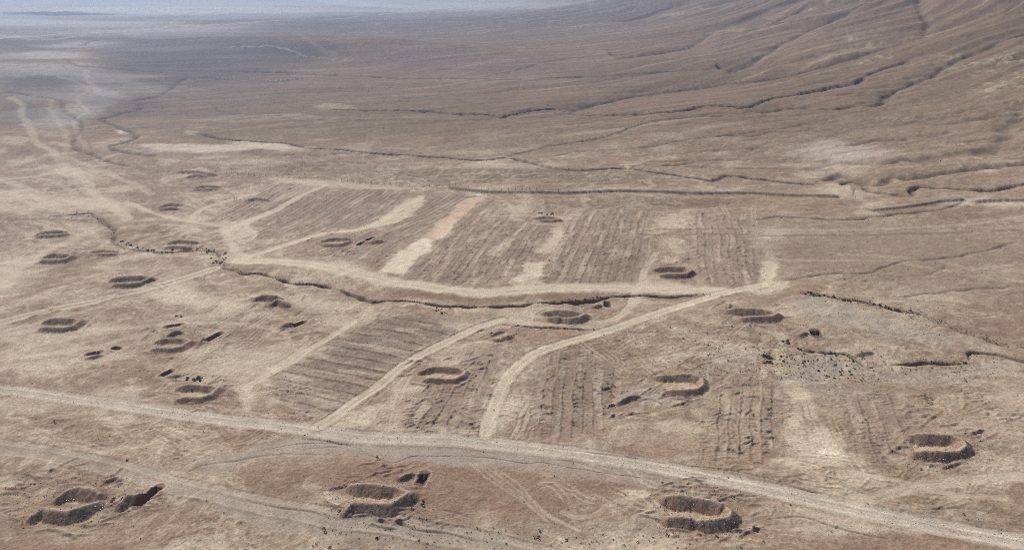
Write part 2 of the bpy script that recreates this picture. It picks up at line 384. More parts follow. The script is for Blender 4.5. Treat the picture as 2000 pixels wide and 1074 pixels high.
# pale wispy scuffs of dust where vehicles and wind have worked the ground
worked = np.clip(sstep(260, -60, X) * sstep(760, 560, Y) + sstep(330, 230, Y) * .7 * sstep(230, 290, Y) + .25, 0, 1) * near * (1 - .9 * sstep(340, 420, Y) * sstep(120, 200, X))
xq = X + 5 * WX; yq = Y + 5 * WY
q1 = np.clip(1 - np.abs(perlin(xq / 52, yq / 24, 160)) * 4.2, 0, 1) * sstep(-.25, .2, perlin(X / 90, Y / 70, 161))
q2 = np.clip(1 - np.abs(perlin(xq / 19 + 5, yq / 9, 162)) * 4.5, 0, 1) * sstep(-.1, .35, perlin(X / 60 + 4, Y / 45, 163))
q3 = sstep(.05, .4, fbm(xq / 34, yq / 17, 4, 164, .65))
mix(ALL, worked * np.clip(.75 * q1 + .6 * q2 + .8 * q3, 0, 1) * (.6 + .5 * perlin(X / 3.5, Y / 2.6, 165)), LIGHT)
# thin wind and wheel lines everywhere on the near ground
xw = X + 2.5 * WX; yw = Y + 2.5 * WY
ln = perlin(xw / 26, yw / 3.4, 77) + 0.5 * perlin(xw / 9, yw / 1.6, 78)
lm = near * sstep(-0.1, 0.45, perlin(X / 60, Y / 42, 79))
lq = np.clip(1 - np.abs(ln) * 6.5, 0, 1) * lm
Z += (0.30 * lq * np.clip(1.6 - DR, 0.25, 1)).astype(f32); mix(ALL, lq * 0.22, BROWN)
ln2 = perlin((xw * .5 + yw) / 4.0, (xw - yw * .5) / 30, 80)
lq = np.clip(1 - np.abs(ln2) * 9, 0, 1) * near * sstep(0.1, 0.5, perlin(X / 45 + 9, Y / 35, 86))
mix(ALL, lq * 0.5, LIGHT)
Z += (DR * np.where(near > .5, .055, .035) * (np.random.RandomState(6).rand(N) - .5) * 2 * sstep(6000, 2500, Y)).astype(f32)
wsp = np.random.RandomState(5).rand(N).astype(f32)
C *= (0.87 + 0.26 * wsp)[:, None]

for p in [(960, 965, 260, 60, RED, .55, -.1), (1130, 930, 170, 35, RED, .45, -.1), (1740, 1060, 240, 28, RED, .6, 0), (130, 1062, 200, 24, RED, .6, 0), (760, 908, 110, 16, RED, .5, 0), (1090, 848, 110, 20, RED, .4, 0), (1290, 885, 110, 22, RED, .35, 0),
          (1000, 578, 420, 10, BROWN * 1.25, .45, 0), (1060, 655, 90, 14, np.array((.29, .195, .14)), .4, 0), (1750, 490, 260, 55, np.array((.26, .19, .138)), .45, 0), (1980, 640, 60, 22, RED, .4, 0)]:
    patch(*p)
HAZE_GREY = np.array((.30, .28, .27)); HAZE_PALE = np.array((.37, .35, .335))  # greys that paint the left valley's haze onto the ground
for p in [(70, 112, 150, 10, HAZE_PALE, .55, 0), (150, 150, 150, 12, HAZE_GREY, .5, -.1), (120, 190, 130, 10, HAZE_GREY, .5, 0), (190, 178, 70, 10, HAZE_PALE, .45, -.2), (180, 215, 60, 14, HAZE_GREY, .35, .4), (60, 225, 90, 12, HAZE_GREY, .35, 0),
          (250, 150, 80, 6, LIGHT * .8, .4, 0), (300, 175, 110, 9, LIGHT * .75, .35, 0), (330, 96, 130, 6, HAZE_GREY, .5, 0), (480, 112, 110, 5, HAZE_GREY, .4, 0), (250, 66, 300, 6, HAZE_PALE, .5, .05), (100, 48, 200, 5, HAZE_PALE, .6, 0), (560, 30, 300, 5, HAZE_PALE, .5, .05),
          (300, 8, 500, 5, HAZE_PALE * 1.2, .6, 0), (360, 92, 200, 14, SLATE, .35, 0), (560, 98, 110, 16, SLATE, .4, 0), (900, 10, 200, 4, HAZE_PALE * 1.2, .6, 0), (760, 140, 200, 10, RED * .8, .35, 0), (1000, 190, 240, 12, RED * .75, .3, 0), (1350, 190, 160, 12, RED * .85, .4, .1), (520, 170, 130, 8, RED * .85, .35, 0)]:
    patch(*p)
# dozer-scraped scribble relief round the worked ground
def scribble(px, py, rx, ry, amp=0.35, wlx=9.0, wly=1.9, dark=0.45):
    c, ex, ey = at([px, px + rx, px], [py, py, py - ry])
    s1 = np.hypot(*(ex - c)); s2 = np.hypot(*(ey - c))
    idx = window(float(c[0] - 1.4 * s1), float(c[0] + 1.4 * s1), float(c[1] - 1.4 * s2), float(c[1] + 1.4 * s2))
    d = np.sqrt(((X[idx] - c[0]) / s1) ** 2 + ((Y[idx] - c[1]) / s2) ** 2) + 0.25 * perlin(X[idx] / 14, Y[idx] / 14, 81)
    m = sstep(1.15, 0.5, d)
    x = X[idx] + 1.1 * WX[idx]; y = Y[idx] + 1.1 * WY[idx]
    q = perlin(x / wlx, y / wly, 82) + 0.5 * perlin(x / (wlx * .5), y / (wly * .7), 83)
    q = np.clip(1 - np.abs(q) * 4.5, 0, 1) * sstep(-0.3, 0.25, perlin(X[idx] / 18, Y[idx] / 14, 84))
    Z[idx] += m * q * amp * 1.15 * np.clip((wly * 2 / DR[idx] - .6) / 1.4, 0, 1)
    mix(idx, m * q * dark, SPOIL)
for s in [(1910, 800, 110, 60, .5), (1820, 800, 70, 40, .5), (1700, 790, 120, 30, .5), (1440, 760, 90, 24, .45), (1400, 840, 40, 60, .5), (1530, 800, 40, 70, .45), (1190, 690, 120, 40, .4),
          (860, 830, 110, 24, .45), (820, 690, 70, 20, .4), (740, 600, 110, 24, .35), (620, 660, 60, 20, .3), (720, 960, 130, 50, .4), (150, 930, 130, 40, .45), (255, 540, 60, 26, .4),
          (120, 500, 60, 20, .35), (340, 660, 60, 34, .35), (400, 755, 60, 30, .4), (1360, 960, 110, 30, .4), (420, 690, 40, 20, .35), (640, 475, 90, 24, .4), (540, 585, 60, 16, .35),
          (1500, 850, 60, 50, .4), (1680, 850, 60, 60, .4), (230, 1000, 120, 40, .4), (760, 1020, 120, 30, .4), (200, 860, 60, 12, .3), (580, 810, 60, 14, .5), (1330, 765, 90, 30, .4),
          (560, 770, 60, 24, .6), (1600, 930, 110, 30, .35), (1000, 650, 60, 16, .4), (1380, 500, 110, 60, .35), (1450, 640, 90, 24, .25), (780, 385, 60, 14, .4), (700, 500, 90, 30, .4),
          (950, 470, 130, 50, .4), (1150, 470, 130, 60, .4), (460, 375, 90, 20, .4), (620, 400, 120, 26, .4), (180, 470, 80, 24, .3), (410, 350, 70, 14, .4), (60, 860, 80, 20, .25)]:
    scribble(*s)

tick('graded lots')
# ================================================================== graded lots: strips pushed by a dozer
def lot(poly, way, label_, width=4.6, heap=0.55, line=0.32, tint=PINK, tw=0.7, seed=0, soft=7.0, cross=1.0, lo=-.35):
    P = W(poly); a, b = W(way)
    t_ = (b - a) / np.linalg.norm(b - a)
    idx, m, sdist = in_poly(P, soft, 0.8)
    m = np.clip(m * 1.15 + 0.7 * perlin(X[idx] / 6, Y[idx] / 5, 97) * (m < .97), 0, 1)
    x = X[idx]; y = Y[idx]
    s = x * t_[0] + y * t_[1]; q = -x * t_[1] + y * t_[0]
    q = q + 1.6 * perlin(s / 34, q / 60, 90 + seed) + 0.5 * perlin(s / 9, q / 12, 91 + seed)
    k = np.floor(q / width); fr = q / width - k
    hk = (_P[(k.astype(np.int32) * 17 + seed * 91) & 4095] & 255) / 255.0
    hk2 = (_P[(k.astype(np.int32) * 29 + seed * 53 + 7) & 4095] & 255) / 255.0
    lod = np.clip((3.5 / DR[idx] - .6) / 1.4, 0, 1)
    # windrow on one side of each pass
    e = np.minimum(fr, 1 - fr) * width
    wr = np.exp(-(e / np.maximum(0.34, 0.6 * DA[idx])) ** 2) * sstep(lo, lo + .3, perlin(s / 17, k * 3.7, 92 + seed))
    # low steps across the pass where the blade stopped
    ph = s / (2.6 + 2.2 * hk2) + hk * 50 + 0.9 * perlin(s / 7, q / 5, 93 + seed)
    fs = ph - np.floor(ph)
    tr = np.clip(1 - np.abs(fs - 0.5) * 5, 0, 1) * sstep(-0.15, 0.3, perlin(s / 6 + 9, q / 5.5, 94 + seed)) * (hk > 0.35)
    rough = fbm(x / 2.3, y / 1.7, 2, 95 + seed)
    Z[idx] += m * lod * (0.9 * line * wr + 1.2 * heap * cross * tr * (0.5 + 0.8 * hk) + 0.22 * rough - 0.15 * hk2)
    tone = tint * (0.80 + 0.42 * hk * hk2 + 0.12 * hk2)[:, None]
    C[idx] = C[idx] * (1 - (m * tw)[:, None]) + tone.astype(f32) * (m * tw)[:, None]
    mix(idx, m * sstep(0.0, 0.45, fbm(s / 30, q / 5, 3, 96 + seed)) * 0.5, LIGHT)
    mix(idx, m * (wr * 0.6 + tr * 0.5), BROWN * .8)
    c = new_class(name='graded_lot', kind='structure', label=label_)
    CLS[idx[m > 0.5]] = c
WAYV = [(740, 530), (930, 385)]
lot([(395, 440), (470, 392), (530, 354), (640, 364), (600, 385), (540, 408), (480, 428)], [(430, 435), (560, 365)], 'scraped soil lot in the far left corner of the fenced field', seed=1)
lot([(508, 468), (488, 440), (560, 402), (640, 372), (730, 368), (800, 380), (770, 400), (722, 436), (650, 446), (570, 468)], [(620, 445), (745, 372)], 'brown scraped lot between two pale tracks below the fence', seed=2)
lot([(748, 450), (790, 412), (832, 386), (900, 376), (925, 384), (880, 420), (822, 462)], [(760, 445), (890, 378)], 'scraped lot between the two long pale strips', seed=3)
lot([(590, 492), (640, 462), (740, 452), (815, 466), (770, 500), (732, 524), (660, 505)], [(700, 500), (790, 455)], 'scraped lot left of the whitest strip', seed=4)
lot([(795, 540), (840, 484), (885, 440), (922, 400), (975, 396), (1000, 430), (1060, 446), (1070, 462), (1036, 500), (995, 548), (940, 560), (860, 553)], [(880, 550), (985, 425)], 'large scraped lot right of the whitest strip', seed=5)
lot([(1064, 552), (1062, 500), (1096, 450), (1150, 410), (1268, 412), (1274, 480), (1244, 550), (1150, 556)], [(1165, 550), (1215, 415)], 'scraped lot left of the narrow crossing track', seed=6)
lot([(1350, 545), (1345, 480), (1350, 415), (1400, 420), (1465, 432), (1470, 500), (1484, 540), (1430, 560)], [(1415, 555), (1400, 425)], 'scraped lot at the right edge of the worked field', seed=7)
lot([(530, 745), (560, 710), (620, 690), (680, 652), (760, 622), (830, 628), (892, 648), (850, 668), (790, 700), (730, 748), (690, 780), (640, 798), (570, 798), (522, 770)], [(560, 715), (720, 745)], 'ploughed lot with long dark furrows left of the double track', width=6.6, heap=.2, line=.75, seed=8, tint=np.array((.25, .19, .148)), cross=.35, lo=-1.2)
lot([(800, 835), (775, 800), (830, 755), (905, 738), (912, 696), (950, 684), (985, 690), (972, 740), (950, 795), (900, 836)], [(872, 820), (935, 690)], 'scraped lot beside the horseshoe berm above the main road', seed=9, width=5.2)
lot([(1060, 840), (1050, 765), (1070, 705), (1130, 682), (1180, 720), (1196, 760), (1160, 830), (1110, 850)], [(1115, 845), (1130, 690)], 'reddish scraped lot right of the pale curving track', seed=10, width=4.2, tint=np.array((.265, .192, .145)))
lot([(1378, 890), (1400, 765), (1480, 745), (1530, 765), (1538, 850), (1505, 905), (1440, 908)], [(1450, 900), (1458, 760)], 'scraped lot with square blade marks above the main road', seed=11, width=4.0, tint=np.array((.28, .203, .15)))
lot([(1668, 890), (1662, 780), (1740, 776), (1765, 800), (1780, 850), (1740, 895)], [(1720, 890), (1685, 780)], 'smooth scraped lot left of the rightmost horseshoe pit', seed=12, width=6.0, heap=.25, cross=.5, tint=np.array((.295, .213, .16)))

tick('roads and tracks')
# ================================================================== roads and tracks
def track(pts, width, label_, colr=LIGHT, w=0.8, ruts=(), name='dirt_track', sink=0.12, edge=0.0, cls=True, warp=0.12, fade=0.0):
    P = smooth_line(W(pts), 4)
    idx, d, sg, arc, L = near_line(P, width * 0.5 + 3.0, warp)
    h = width * 0.5
    ds = d * sg
    wob = 1 + 0.3 * perlin(arc / 22, sg * 3 + arc * 0, 101)
    m = sstep(h * 1.3, h * 0.6, d / wob + h * (0.24 * perlin(X[idx] / 5, Y[idx] / 5, 106) + 0.18 * perlin(X[idx] / 1.8, Y[idx] / 1.8, 107)))
    if fade: m = m * sstep(0, fade, arc) * sstep(0, fade, L - arc)
    body = m * min(1.0, w * 1.12) * np.clip(0.86 + 0.75 * fbm(arc / 16, ds / 1.1, 3, 102), 0, 1.1)
    mix(idx, body, colr)
    ds = d * sg
    for (o, rw, rc, ww) in ruts:
        rr = np.exp(-((ds - o - 0.25 * perlin(arc / 18, arc * 0 + o, 103)) / rw) ** 2) * (0.6 + 0.6 * perlin(arc / 20, arc * 0 + o * 7, 104))
        mix(idx, m * rr * ww, rc)
        Z[idx] -= m * rr * 0.05
    if edge:
        e = np.exp(-((d - h - 0.3) / np.maximum(0.6, DR[idx] * 0.8)) ** 2)
        mix(idx, e * .38 * (.6 + .8 * perlin(arc / 7, sg * 2, 108)), BROWN)
        Z[idx] += e * edge * (0.6 + 0.7 * perlin(arc / 9, sg, 105)) * (1 if not fade else sstep(0, fade, arc))
    # the bed is flatter than the ground round it
    Z[idx] = Z[idx] * (1 - m * 0.85) + (BASE[idx] - sink) * m * 0.85
    if cls:
        c = new_class(name=name, kind='structure', label=label_)
        CLS[idx[(m > 0.5)]] = c
MAIN = [(-160, 742), (0, 762), (37, 764), (208, 787), (357, 810), (521, 829), (696, 852), (873, 858), (1059, 877), (1208, 898), (1346, 923), (1486, 953), (1672, 994), (1858, 1033), (2000, 1059), (2200, 1100)]
SECOND = [(-120, 858), (0, 872), (112, 888), (223, 913), (316, 938), (372, 953), (447, 970), (558, 992), (663, 1012), (762, 1022), (836, 1038), (948, 1058), (1040, 1082), (1200, 1120)]
# grey wash verges first, roads over them
track([(440, 900), (540, 878), (620, 872), (700, 872), (800, 870), (900, 876), (1000, 890), (1130, 905), (1280, 935)], 11, '', GREY, .65, name='', cls=False, warp=1.0, sink=.1)
track([(440, 985), (560, 1010), (660, 1030), (780, 1045), (920, 1070), (1010, 1085)], 9, '', GREY, .6, cls=False, warp=1.0)
track(MAIN, 8.0, 'main pale gravel road crossing the whole foreground', np.array((.43, .37, .295)), .9, ruts=((-2.3, .7, WHITE, .8), (-.6, .6, LIGHT, .7), (1.2, .7, WHITE, .75), (3.2, .6, LIGHT, .6), (0.3, .35, BROWN, .35)), name='gravel_road', edge=.25, sink=.05, warp=.05)
track(SECOND, 8.0, 'faint greyish double track in the lower left foreground', GREY * 1.05, .55, ruts=((-4.2, .9, LIGHT, .75), (3.6, .8, WHITE, .55), (0.2, .7, BROWN, .35), (1.6, .6, LIGHT, .5)), edge=.4, warp=.15)
track([(-60, 644), (0, 629), (93, 606), (179, 589), (223, 577), (298, 561), (360, 543), (421, 524)], 9, 'straight pale track entering from the left edge below the gully', LIGHT, .55, ruts=((-3, 1.0, WHITE, .8), (2.8, 1.1, WHITE, .7), (0, .8, TAN, .6)), edge=.15)
ARC = [(470, 509), (511, 510), (558, 511), (633, 520), (696, 534), (743, 545), (836, 560), (948, 570), (1022, 567), (1134, 562), (1246, 562), (1346, 567), (1412, 570)]
track(ARC, 12, 'broad pale arc track running along the foot of the scraped lots', LIGHT, .9, ruts=((-3, 1.2, WHITE, .6), (2, 1.2, WHITE, .5)), warp=.3)
track([(1494, 555), (1430, 568), (1374, 584), (1300, 606), (1246, 625), (1171, 651), (1097, 673), (1061, 684), (1033, 697), (1007, 719), (985, 748), (972, 782), (957, 812), (948, 845)], 6.4, 'pale track curving from the junction down to the main road', LIGHT, .85, ruts=((-1.9, .6, WHITE, .8), (1.4, .6, WHITE, .8)), edge=.25)
track([(978, 624), (929, 640), (892, 658), (855, 677), (810, 700), (775, 722), (743, 749), (687, 787), (650, 815), (620, 832)], 6.2, 'double rutted track climbing from the main road beside the ploughed lot', LIGHT, .75, ruts=((-1.8, .6, WHITE, .7), (1.6, .6, WHITE, .7), (3.1, .4, BROWN, .5)), edge=.45)
track([(978, 624), (1059, 633), (1134, 630), (1200, 622), (1228, 598), (1240, 575), (1253, 553), (1262, 524), (1279, 496)], 4.5, 'narrow worn path crossing the arc track', LIGHT, .5, ruts=((-1.2, .5, WHITE, .4), (1.2, .5, WHITE, .4)), warp=.3)
track([(1150, 640), (1210, 618), (1246, 580), (1262, 545)], 6, '', LIGHT, .45, cls=False, warp=.5)
track([(470, 506), (510, 493), (558, 478), (633, 456), (696, 449), (732, 438), (773, 412), (817, 388)], 7.5, 'pale track slanting up past the small people', LIGHT, .9, ruts=((0, 1.5, WHITE, .5),), warp=.3)
track([(443, 447), (484, 432), (540, 409), (596, 379), (635, 362)], 7, 'upper pale track slanting toward the fence', LIGHT, .8, ruts=((0, 1.5, WHITE, .3),), warp=.3)
track([(430, 447), (452, 460), (480, 470), (500, 458), (480, 442), (486, 430), (520, 414)], 4, '', LIGHT, .8, cls=False, warp=.3)
track([(442, 447), (452, 475), (470, 495), (480, 508)], 7, '', LIGHT, .75, cls=False, warp=.8)
track([(372, 430), (402, 406), (458, 388), (499, 376)], 6, 'short pale track beside two small people', LIGHT, .75, warp=.3)
track([(246, 393), (280, 408), (316, 420), (372, 433), (439, 443)], 5, '', LIGHT, .7, cls=False, warp=.4)
track([(20, 190), (43, 205), (41, 223), (56, 246), (71, 275), (104, 298), (123, 328), (156, 361), (197, 395)], 9, 'dusty track winding down the left edge', LIGHT * .9, .42, warp=.4)
track([(71, 275), (110, 300), (156, 318), (200, 334), (238, 350), (270, 366), (298, 380)], 7, '', LIGHT * .9, .5, cls=False, warp=.4)
track([(149, 330), (165, 350), (185, 375), (212, 401), (246, 427)], 8, '', LIGHT, .6, cls=False, warp=.6)
track([(0, 352), (74, 342), (149, 331)], 8, '', LIGHT, .5, cls=False, warp=.6)
track([(0, 375), (93, 391), (209, 404), (250, 425)], 8, '', LIGHT, .5, cls=False, warp=.6)
track([(0, 565), (30, 530), (74, 494), (149, 464), (197, 446)], 9, '', LIGHT, .45, cls=False, warp=.6)
track([(0, 655), (110, 640), (230, 640), (330, 632), (420, 627), (520, 640), (560, 652)], 4, '', LIGHT, .5, cls=False, warp=.3)
track([(0, 700), (90, 690), (200, 668), (280, 652)], 5, '', LIGHT, .35, cls=False, warp=.5)
track([(692, 628), (650, 655), (620, 672), (596, 686), (566, 708), (520, 732), (480, 758)], 4.5, 'pale track along the left side of the ploughed lot', LIGHT, .7, ruts=((-1.2, .5, WHITE, .4), (1.2, .5, WHITE, .4)))
track([(600, 672), (560, 700), (520, 722), (492, 746), (480, 770), (480, 800)], 3, '', LIGHT, .5, cls=False)
track([(1097, 475), (1075, 500), (1056, 520), (1050, 545)], 2.5, '', LIGHT, .3, cls=False)
for k in (0, 14, 30, 46):
    track([(915 + k, 902 + k * .2), (950 + k, 932), (985 + k * .8, 955), (1059 + k * .3, 1003), (1134, 1035)], 1.1, '', LIGHT, .26, cls=False, warp=.08)
track([(1100, 1000), (1134, 1010), (1170, 1000), (1190, 983), (1230, 970)], 2, '', LIGHT, .4, cls=False, warp=.1)
track([(1660, 975), (1710, 968), (1750, 955), (1784, 947), (1840, 940), (1920, 937), (2050, 934)], 5, 'pale side track leaving the main road on the right', LIGHT, .55, warp=.3)
track([(1660, 920), (1760, 935), (1860, 960), (1960, 975)], 2.5, '', LIGHT, .4, cls=False, warp=.3)
track([(1468, 447), (1560, 449), (1635, 449), (1784, 444), (1896, 436), (2000, 421), (2100, 405)], 5, '', LIGHT * .85, .5, ruts=((-1.8, .6, BROWN * .8, .8), (1.8, .6, BROWN * .8, .7)), cls=False, warp=.1)
track([(1486, 461), (1635, 460), (1800, 456), (1980, 450)], 2.5, '', BROWN * .8, .5, cls=False, warp=.1)
track([(1523, 507), (1640, 508), (1784, 510)], 3, '', LIGHT * .8, .4, cls=False, warp=.1)
track([(1282, 447), (1360, 448), (1460, 446)], 2.5, '', BROWN * .8, .5, cls=False, warp=.1)
track([(1250, 458), (1360, 458), (1460, 458)], 2.5, '', BROWN * .8, .5, cls=False, warp=.1)
track([(120, 330), (230, 300), (330, 290), (440, 288), (520, 283), (614, 288)], 6, '', LIGHT, .35, cls=False, warp=.5)
track([(780, 325), (830, 345), (870, 360), (900, 372), (960, 376), (1010, 398)], 7, '', TAN, .7, cls=False, warp=.5)
track([(0, 76), (130, 66), (330, 52), (500, 44), (700, 32), (830, 20), (940, 2)], 16, 'thin straight far road across the hazy plain', LIGHT, .6, warp=0, name='far_road', sink=0)
track([(0, 72), (160, 70), (400, 30), (700, 28)], 10, '', PALE, .6, cls=False, warp=0)
track([(150, 52), (420, 62), (620, 90), (650, 100)], 14, '', TAN, .4, cls=False, warp=1)
track([(440, 92), (545, 92), (600, 112), (690, 118)], 5, '', PALE, .5, cls=False, warp=1)
track([(150, 125), (170, 150), (190, 180)], 12, '', PALE, .35, cls=False, warp=1)
track([(110, 150), (150, 160), (172, 176), (150, 190), (160, 205), (172, 218), (150, 232), (150, 262), (170, 290)], 6, '', LIGHT, .24, cls=False, warp=.4)
track([(60, 186), (98, 195), (96, 212), (112, 232), (128, 262), (130, 300)], 6, '', LIGHT, .24, cls=False, warp=.4)

# loose wheel marks and drag lines
wm = np.random.RandomState(17)
for (ax_, ay_, rx_, ry_, n_, dx_, dy_) in [(230, 400, 230, 60, 16, 110, 30), (120, 560, 140, 90, 14, 120, -28), (330, 600, 150, 40, 10, 90, -14), (450, 690, 120, 80, 16, 80, -46), (200, 680, 200, 60, 12, 140, -16),
        (560, 650, 90, 40, 8, 70, -30), (1250, 700, 150, 50, 12, 60, 50), (1350, 660, 120, 30, 6, 110, -40), (1750, 930, 200, 40, 12, 130, 16), (1620, 870, 80, 60, 10, 30, 60), (1180, 960, 140, 50, 10, 70, 44),
        (520, 440, 90, 40, 8, 70, -26), (760, 500, 90, 40, 6, 50, -40), (1450, 620, 120, 30, 8, 100, 8), (300, 840, 240, 40, 10, 120, 30), (700, 780, 120, 50, 12, 60, -50), (980, 820, 60, 40, 8, 20, -50), (1380, 480, 100, 60, 6, 10, 60), (1700, 560, 220, 60, 8, 160, 10)]:
    for q in range(int(n_ * (1.9 if ax_ < 720 else 1.5))):
        x0 = ax_ + wm.uniform(-1, 1) * rx_; y0 = ay_ + wm.uniform(-1, 1) * ry_
        f_ = wm.uniform(.5, 1.2); ddx = dx_ * f_ + wm.normal() * 16; ddy = dy_ * f_ + wm.normal() * 9; bend = wm.normal() * 7
        P = smooth_line(W([(x0 - ddx / 2, y0 - ddy / 2), (x0, y0 + bend), (x0 + ddx / 2, y0 + ddy / 2)]), 5)
        idx, d, sg, arc, L = near_line(P, 3.2, .15)
        rw = np.maximum(.38, DR[idx] * .45)
        m = np.exp(-((d - 1.15) / rw) ** 2) * sstep(0, L * .25, arc) * sstep(0, L * .25, L - arc)
        m = m * (CLS[idx] == 0)
        if q % 3 == 0: mix(idx, m * .45, BROWN); Z[idx] -= m * .07
        else: mix(idx, m * .55, LIGHT)

# white scraped strips
for poly, colr, w in [
    ([(739, 530), (772, 505), (800, 478), (816, 465), (838, 470), (836, 486), (812, 508), (792, 532)], WHITE, .85),
    ([(838, 464), (856, 440), (880, 420), (893, 432), (878, 448), (864, 464)], WHITE, .75),
    ([(818, 464), (873, 421), (905, 388), (944, 380), (930, 398), (893, 430), (855, 462)], LIGHT * np.array((1, .9, .86)), .75),
    ([(728, 446), (780, 400), (800, 388), (826, 382), (830, 396), (773, 438)], LIGHT, .8),
    ([(1003, 553), (1022, 534), (1024, 512), (1056, 510), (1064, 538), (1045, 548)], WHITE, .7),
    ([(1037, 495), (1052, 478), (1071, 470), (1072, 450), (1097, 442), (1098, 462), (1070, 495)], LIGHT, .7),
    ([(955, 500), (985, 465), (1005, 462), (975, 500)], LIGHT, .6),
    ([(1022, 545), (1050, 545), (1075, 560), (1000, 562)], LIGHT, .7),
    ([(1486, 508), (1523, 514), (1512, 550), (1494, 552)], WHITE, .6),
    ([(650, 365), (590, 360), (540, 352), (560, 348), (680, 356), (780, 366), (780, 372)], LIGHT, .5),
    ([(488, 405), (600, 358), (620, 362), (510, 412)], LIGHT, .3),
]:
    idx, m, sdist = in_poly(W(poly), 4.0, .75)
    n = fbm(X[idx] / 6, Y[idx] / 4, 4, 111, .65)
    mix(idx, sstep(.15, .75, m + .7 * n) * w, colr)
    Z[idx] -= m * 0.25

tick('gullies and stream')
# ================================================================== gullies and stream beds
def gully(pts, depth, width, label_='', warp=1.0, dark=0.5, colr=None, bank=0.0, cls=True, name='gully', jag=0.45):
    P = smooth_line(W(pts), 4)
    broad = P[:, 0].mean() > 250 and depth >= 4
    reach = width * (12 if broad else 2.2) + 6 + 0.012 * P[:, 1].max()
    idx, d, sg, arc, L = near_line(P, reach, warp)
    ends = sstep(0, 12, arc) * sstep(0, 12, L - arc)
    v = (1 + jag * perlin(arc / 24, arc * 0 + 3, 121) + jag * 1.3 * perlin(arc / 9, arc * 0 + 8, 122)) * ends
    far_ = 1.0 if P[:, 1].mean() < 900 else 0.6
    wd = np.maximum(width * 0.42 * (0.75 + 0.25 * far_) * np.clip(0.35 + 0.75 * v, .4, 1.7), DR[idx] * np.where(Y[idx] > 850, .85, .6))
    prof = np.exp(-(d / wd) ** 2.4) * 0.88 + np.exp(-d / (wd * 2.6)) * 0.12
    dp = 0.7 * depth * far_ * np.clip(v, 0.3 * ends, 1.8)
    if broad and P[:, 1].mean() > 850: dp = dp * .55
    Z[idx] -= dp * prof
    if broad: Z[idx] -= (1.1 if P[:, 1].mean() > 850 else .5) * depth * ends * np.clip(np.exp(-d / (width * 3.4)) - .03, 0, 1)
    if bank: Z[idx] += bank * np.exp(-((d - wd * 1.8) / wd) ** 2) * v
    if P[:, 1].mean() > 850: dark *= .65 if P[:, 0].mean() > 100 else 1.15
    if dark: mix(idx, np.exp(-(d / (wd * 0.8)) ** 2) * dark * np.clip(v, 0, 1.3), DARK if colr is None else colr)  # bank shade put into the colour, along with dark soil and shrubs
    if cls and label_:
        c = new_class(name=name, kind='structure', label=label_)
        CLS[idx[d < wd * 0.9]] = c
CH1 = [(93, 425), (130, 421), (175, 419), (205, 434), (222, 450), (231, 471), (261, 486), (316, 494), (372, 490), (421, 494), (443, 520)]
CH2 = [(443, 520), (480, 531), (521, 538), (558, 546), (614, 553), (650, 562), (687, 575), (724, 588), (770, 591), (818, 596), (873, 600), (948, 596), (1022, 594), (1115, 588), (1190, 580), (1246, 579), (1346, 578), (1389, 576)]
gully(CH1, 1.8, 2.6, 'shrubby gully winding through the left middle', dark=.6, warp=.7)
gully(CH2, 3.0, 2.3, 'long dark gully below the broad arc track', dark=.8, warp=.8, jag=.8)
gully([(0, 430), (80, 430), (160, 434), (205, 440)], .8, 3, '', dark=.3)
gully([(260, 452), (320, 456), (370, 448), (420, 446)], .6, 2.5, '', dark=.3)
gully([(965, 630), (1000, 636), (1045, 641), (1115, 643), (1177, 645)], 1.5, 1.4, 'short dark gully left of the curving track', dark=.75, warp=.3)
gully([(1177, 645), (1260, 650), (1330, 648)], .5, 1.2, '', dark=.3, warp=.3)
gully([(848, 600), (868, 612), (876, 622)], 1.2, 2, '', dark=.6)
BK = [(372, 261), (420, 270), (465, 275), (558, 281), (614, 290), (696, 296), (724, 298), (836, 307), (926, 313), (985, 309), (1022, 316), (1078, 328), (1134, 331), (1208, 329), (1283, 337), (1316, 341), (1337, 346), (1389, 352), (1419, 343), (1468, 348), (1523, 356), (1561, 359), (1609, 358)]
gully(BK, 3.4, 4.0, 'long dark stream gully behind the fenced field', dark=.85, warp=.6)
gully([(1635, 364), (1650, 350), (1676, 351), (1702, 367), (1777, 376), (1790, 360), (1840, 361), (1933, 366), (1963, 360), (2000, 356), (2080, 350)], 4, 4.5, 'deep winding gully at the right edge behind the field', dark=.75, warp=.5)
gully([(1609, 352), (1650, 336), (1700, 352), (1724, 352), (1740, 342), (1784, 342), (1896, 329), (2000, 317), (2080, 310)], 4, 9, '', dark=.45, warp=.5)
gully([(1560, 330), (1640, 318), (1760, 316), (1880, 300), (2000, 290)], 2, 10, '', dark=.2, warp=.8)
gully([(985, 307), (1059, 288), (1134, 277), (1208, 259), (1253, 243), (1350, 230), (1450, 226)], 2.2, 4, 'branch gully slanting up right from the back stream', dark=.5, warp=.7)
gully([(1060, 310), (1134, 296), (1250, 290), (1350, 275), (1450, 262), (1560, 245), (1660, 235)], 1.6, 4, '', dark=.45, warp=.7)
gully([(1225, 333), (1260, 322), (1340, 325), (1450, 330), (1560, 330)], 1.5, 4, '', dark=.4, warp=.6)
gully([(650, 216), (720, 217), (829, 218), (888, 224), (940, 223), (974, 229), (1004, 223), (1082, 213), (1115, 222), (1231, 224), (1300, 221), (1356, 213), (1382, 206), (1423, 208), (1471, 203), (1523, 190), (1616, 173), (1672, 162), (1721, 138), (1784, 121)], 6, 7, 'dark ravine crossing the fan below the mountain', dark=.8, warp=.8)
gully([(1449, 216), (1501, 210), (1561, 204), (1620, 205), (1680, 200), (1721, 197), (1747, 175), (1821, 147), (1858, 128), (1933, 101), (2000, 78), (2080, 40)], 7, 10, 'broad rocky ravine descending the mountain on the right', dark=.6, warp=1)
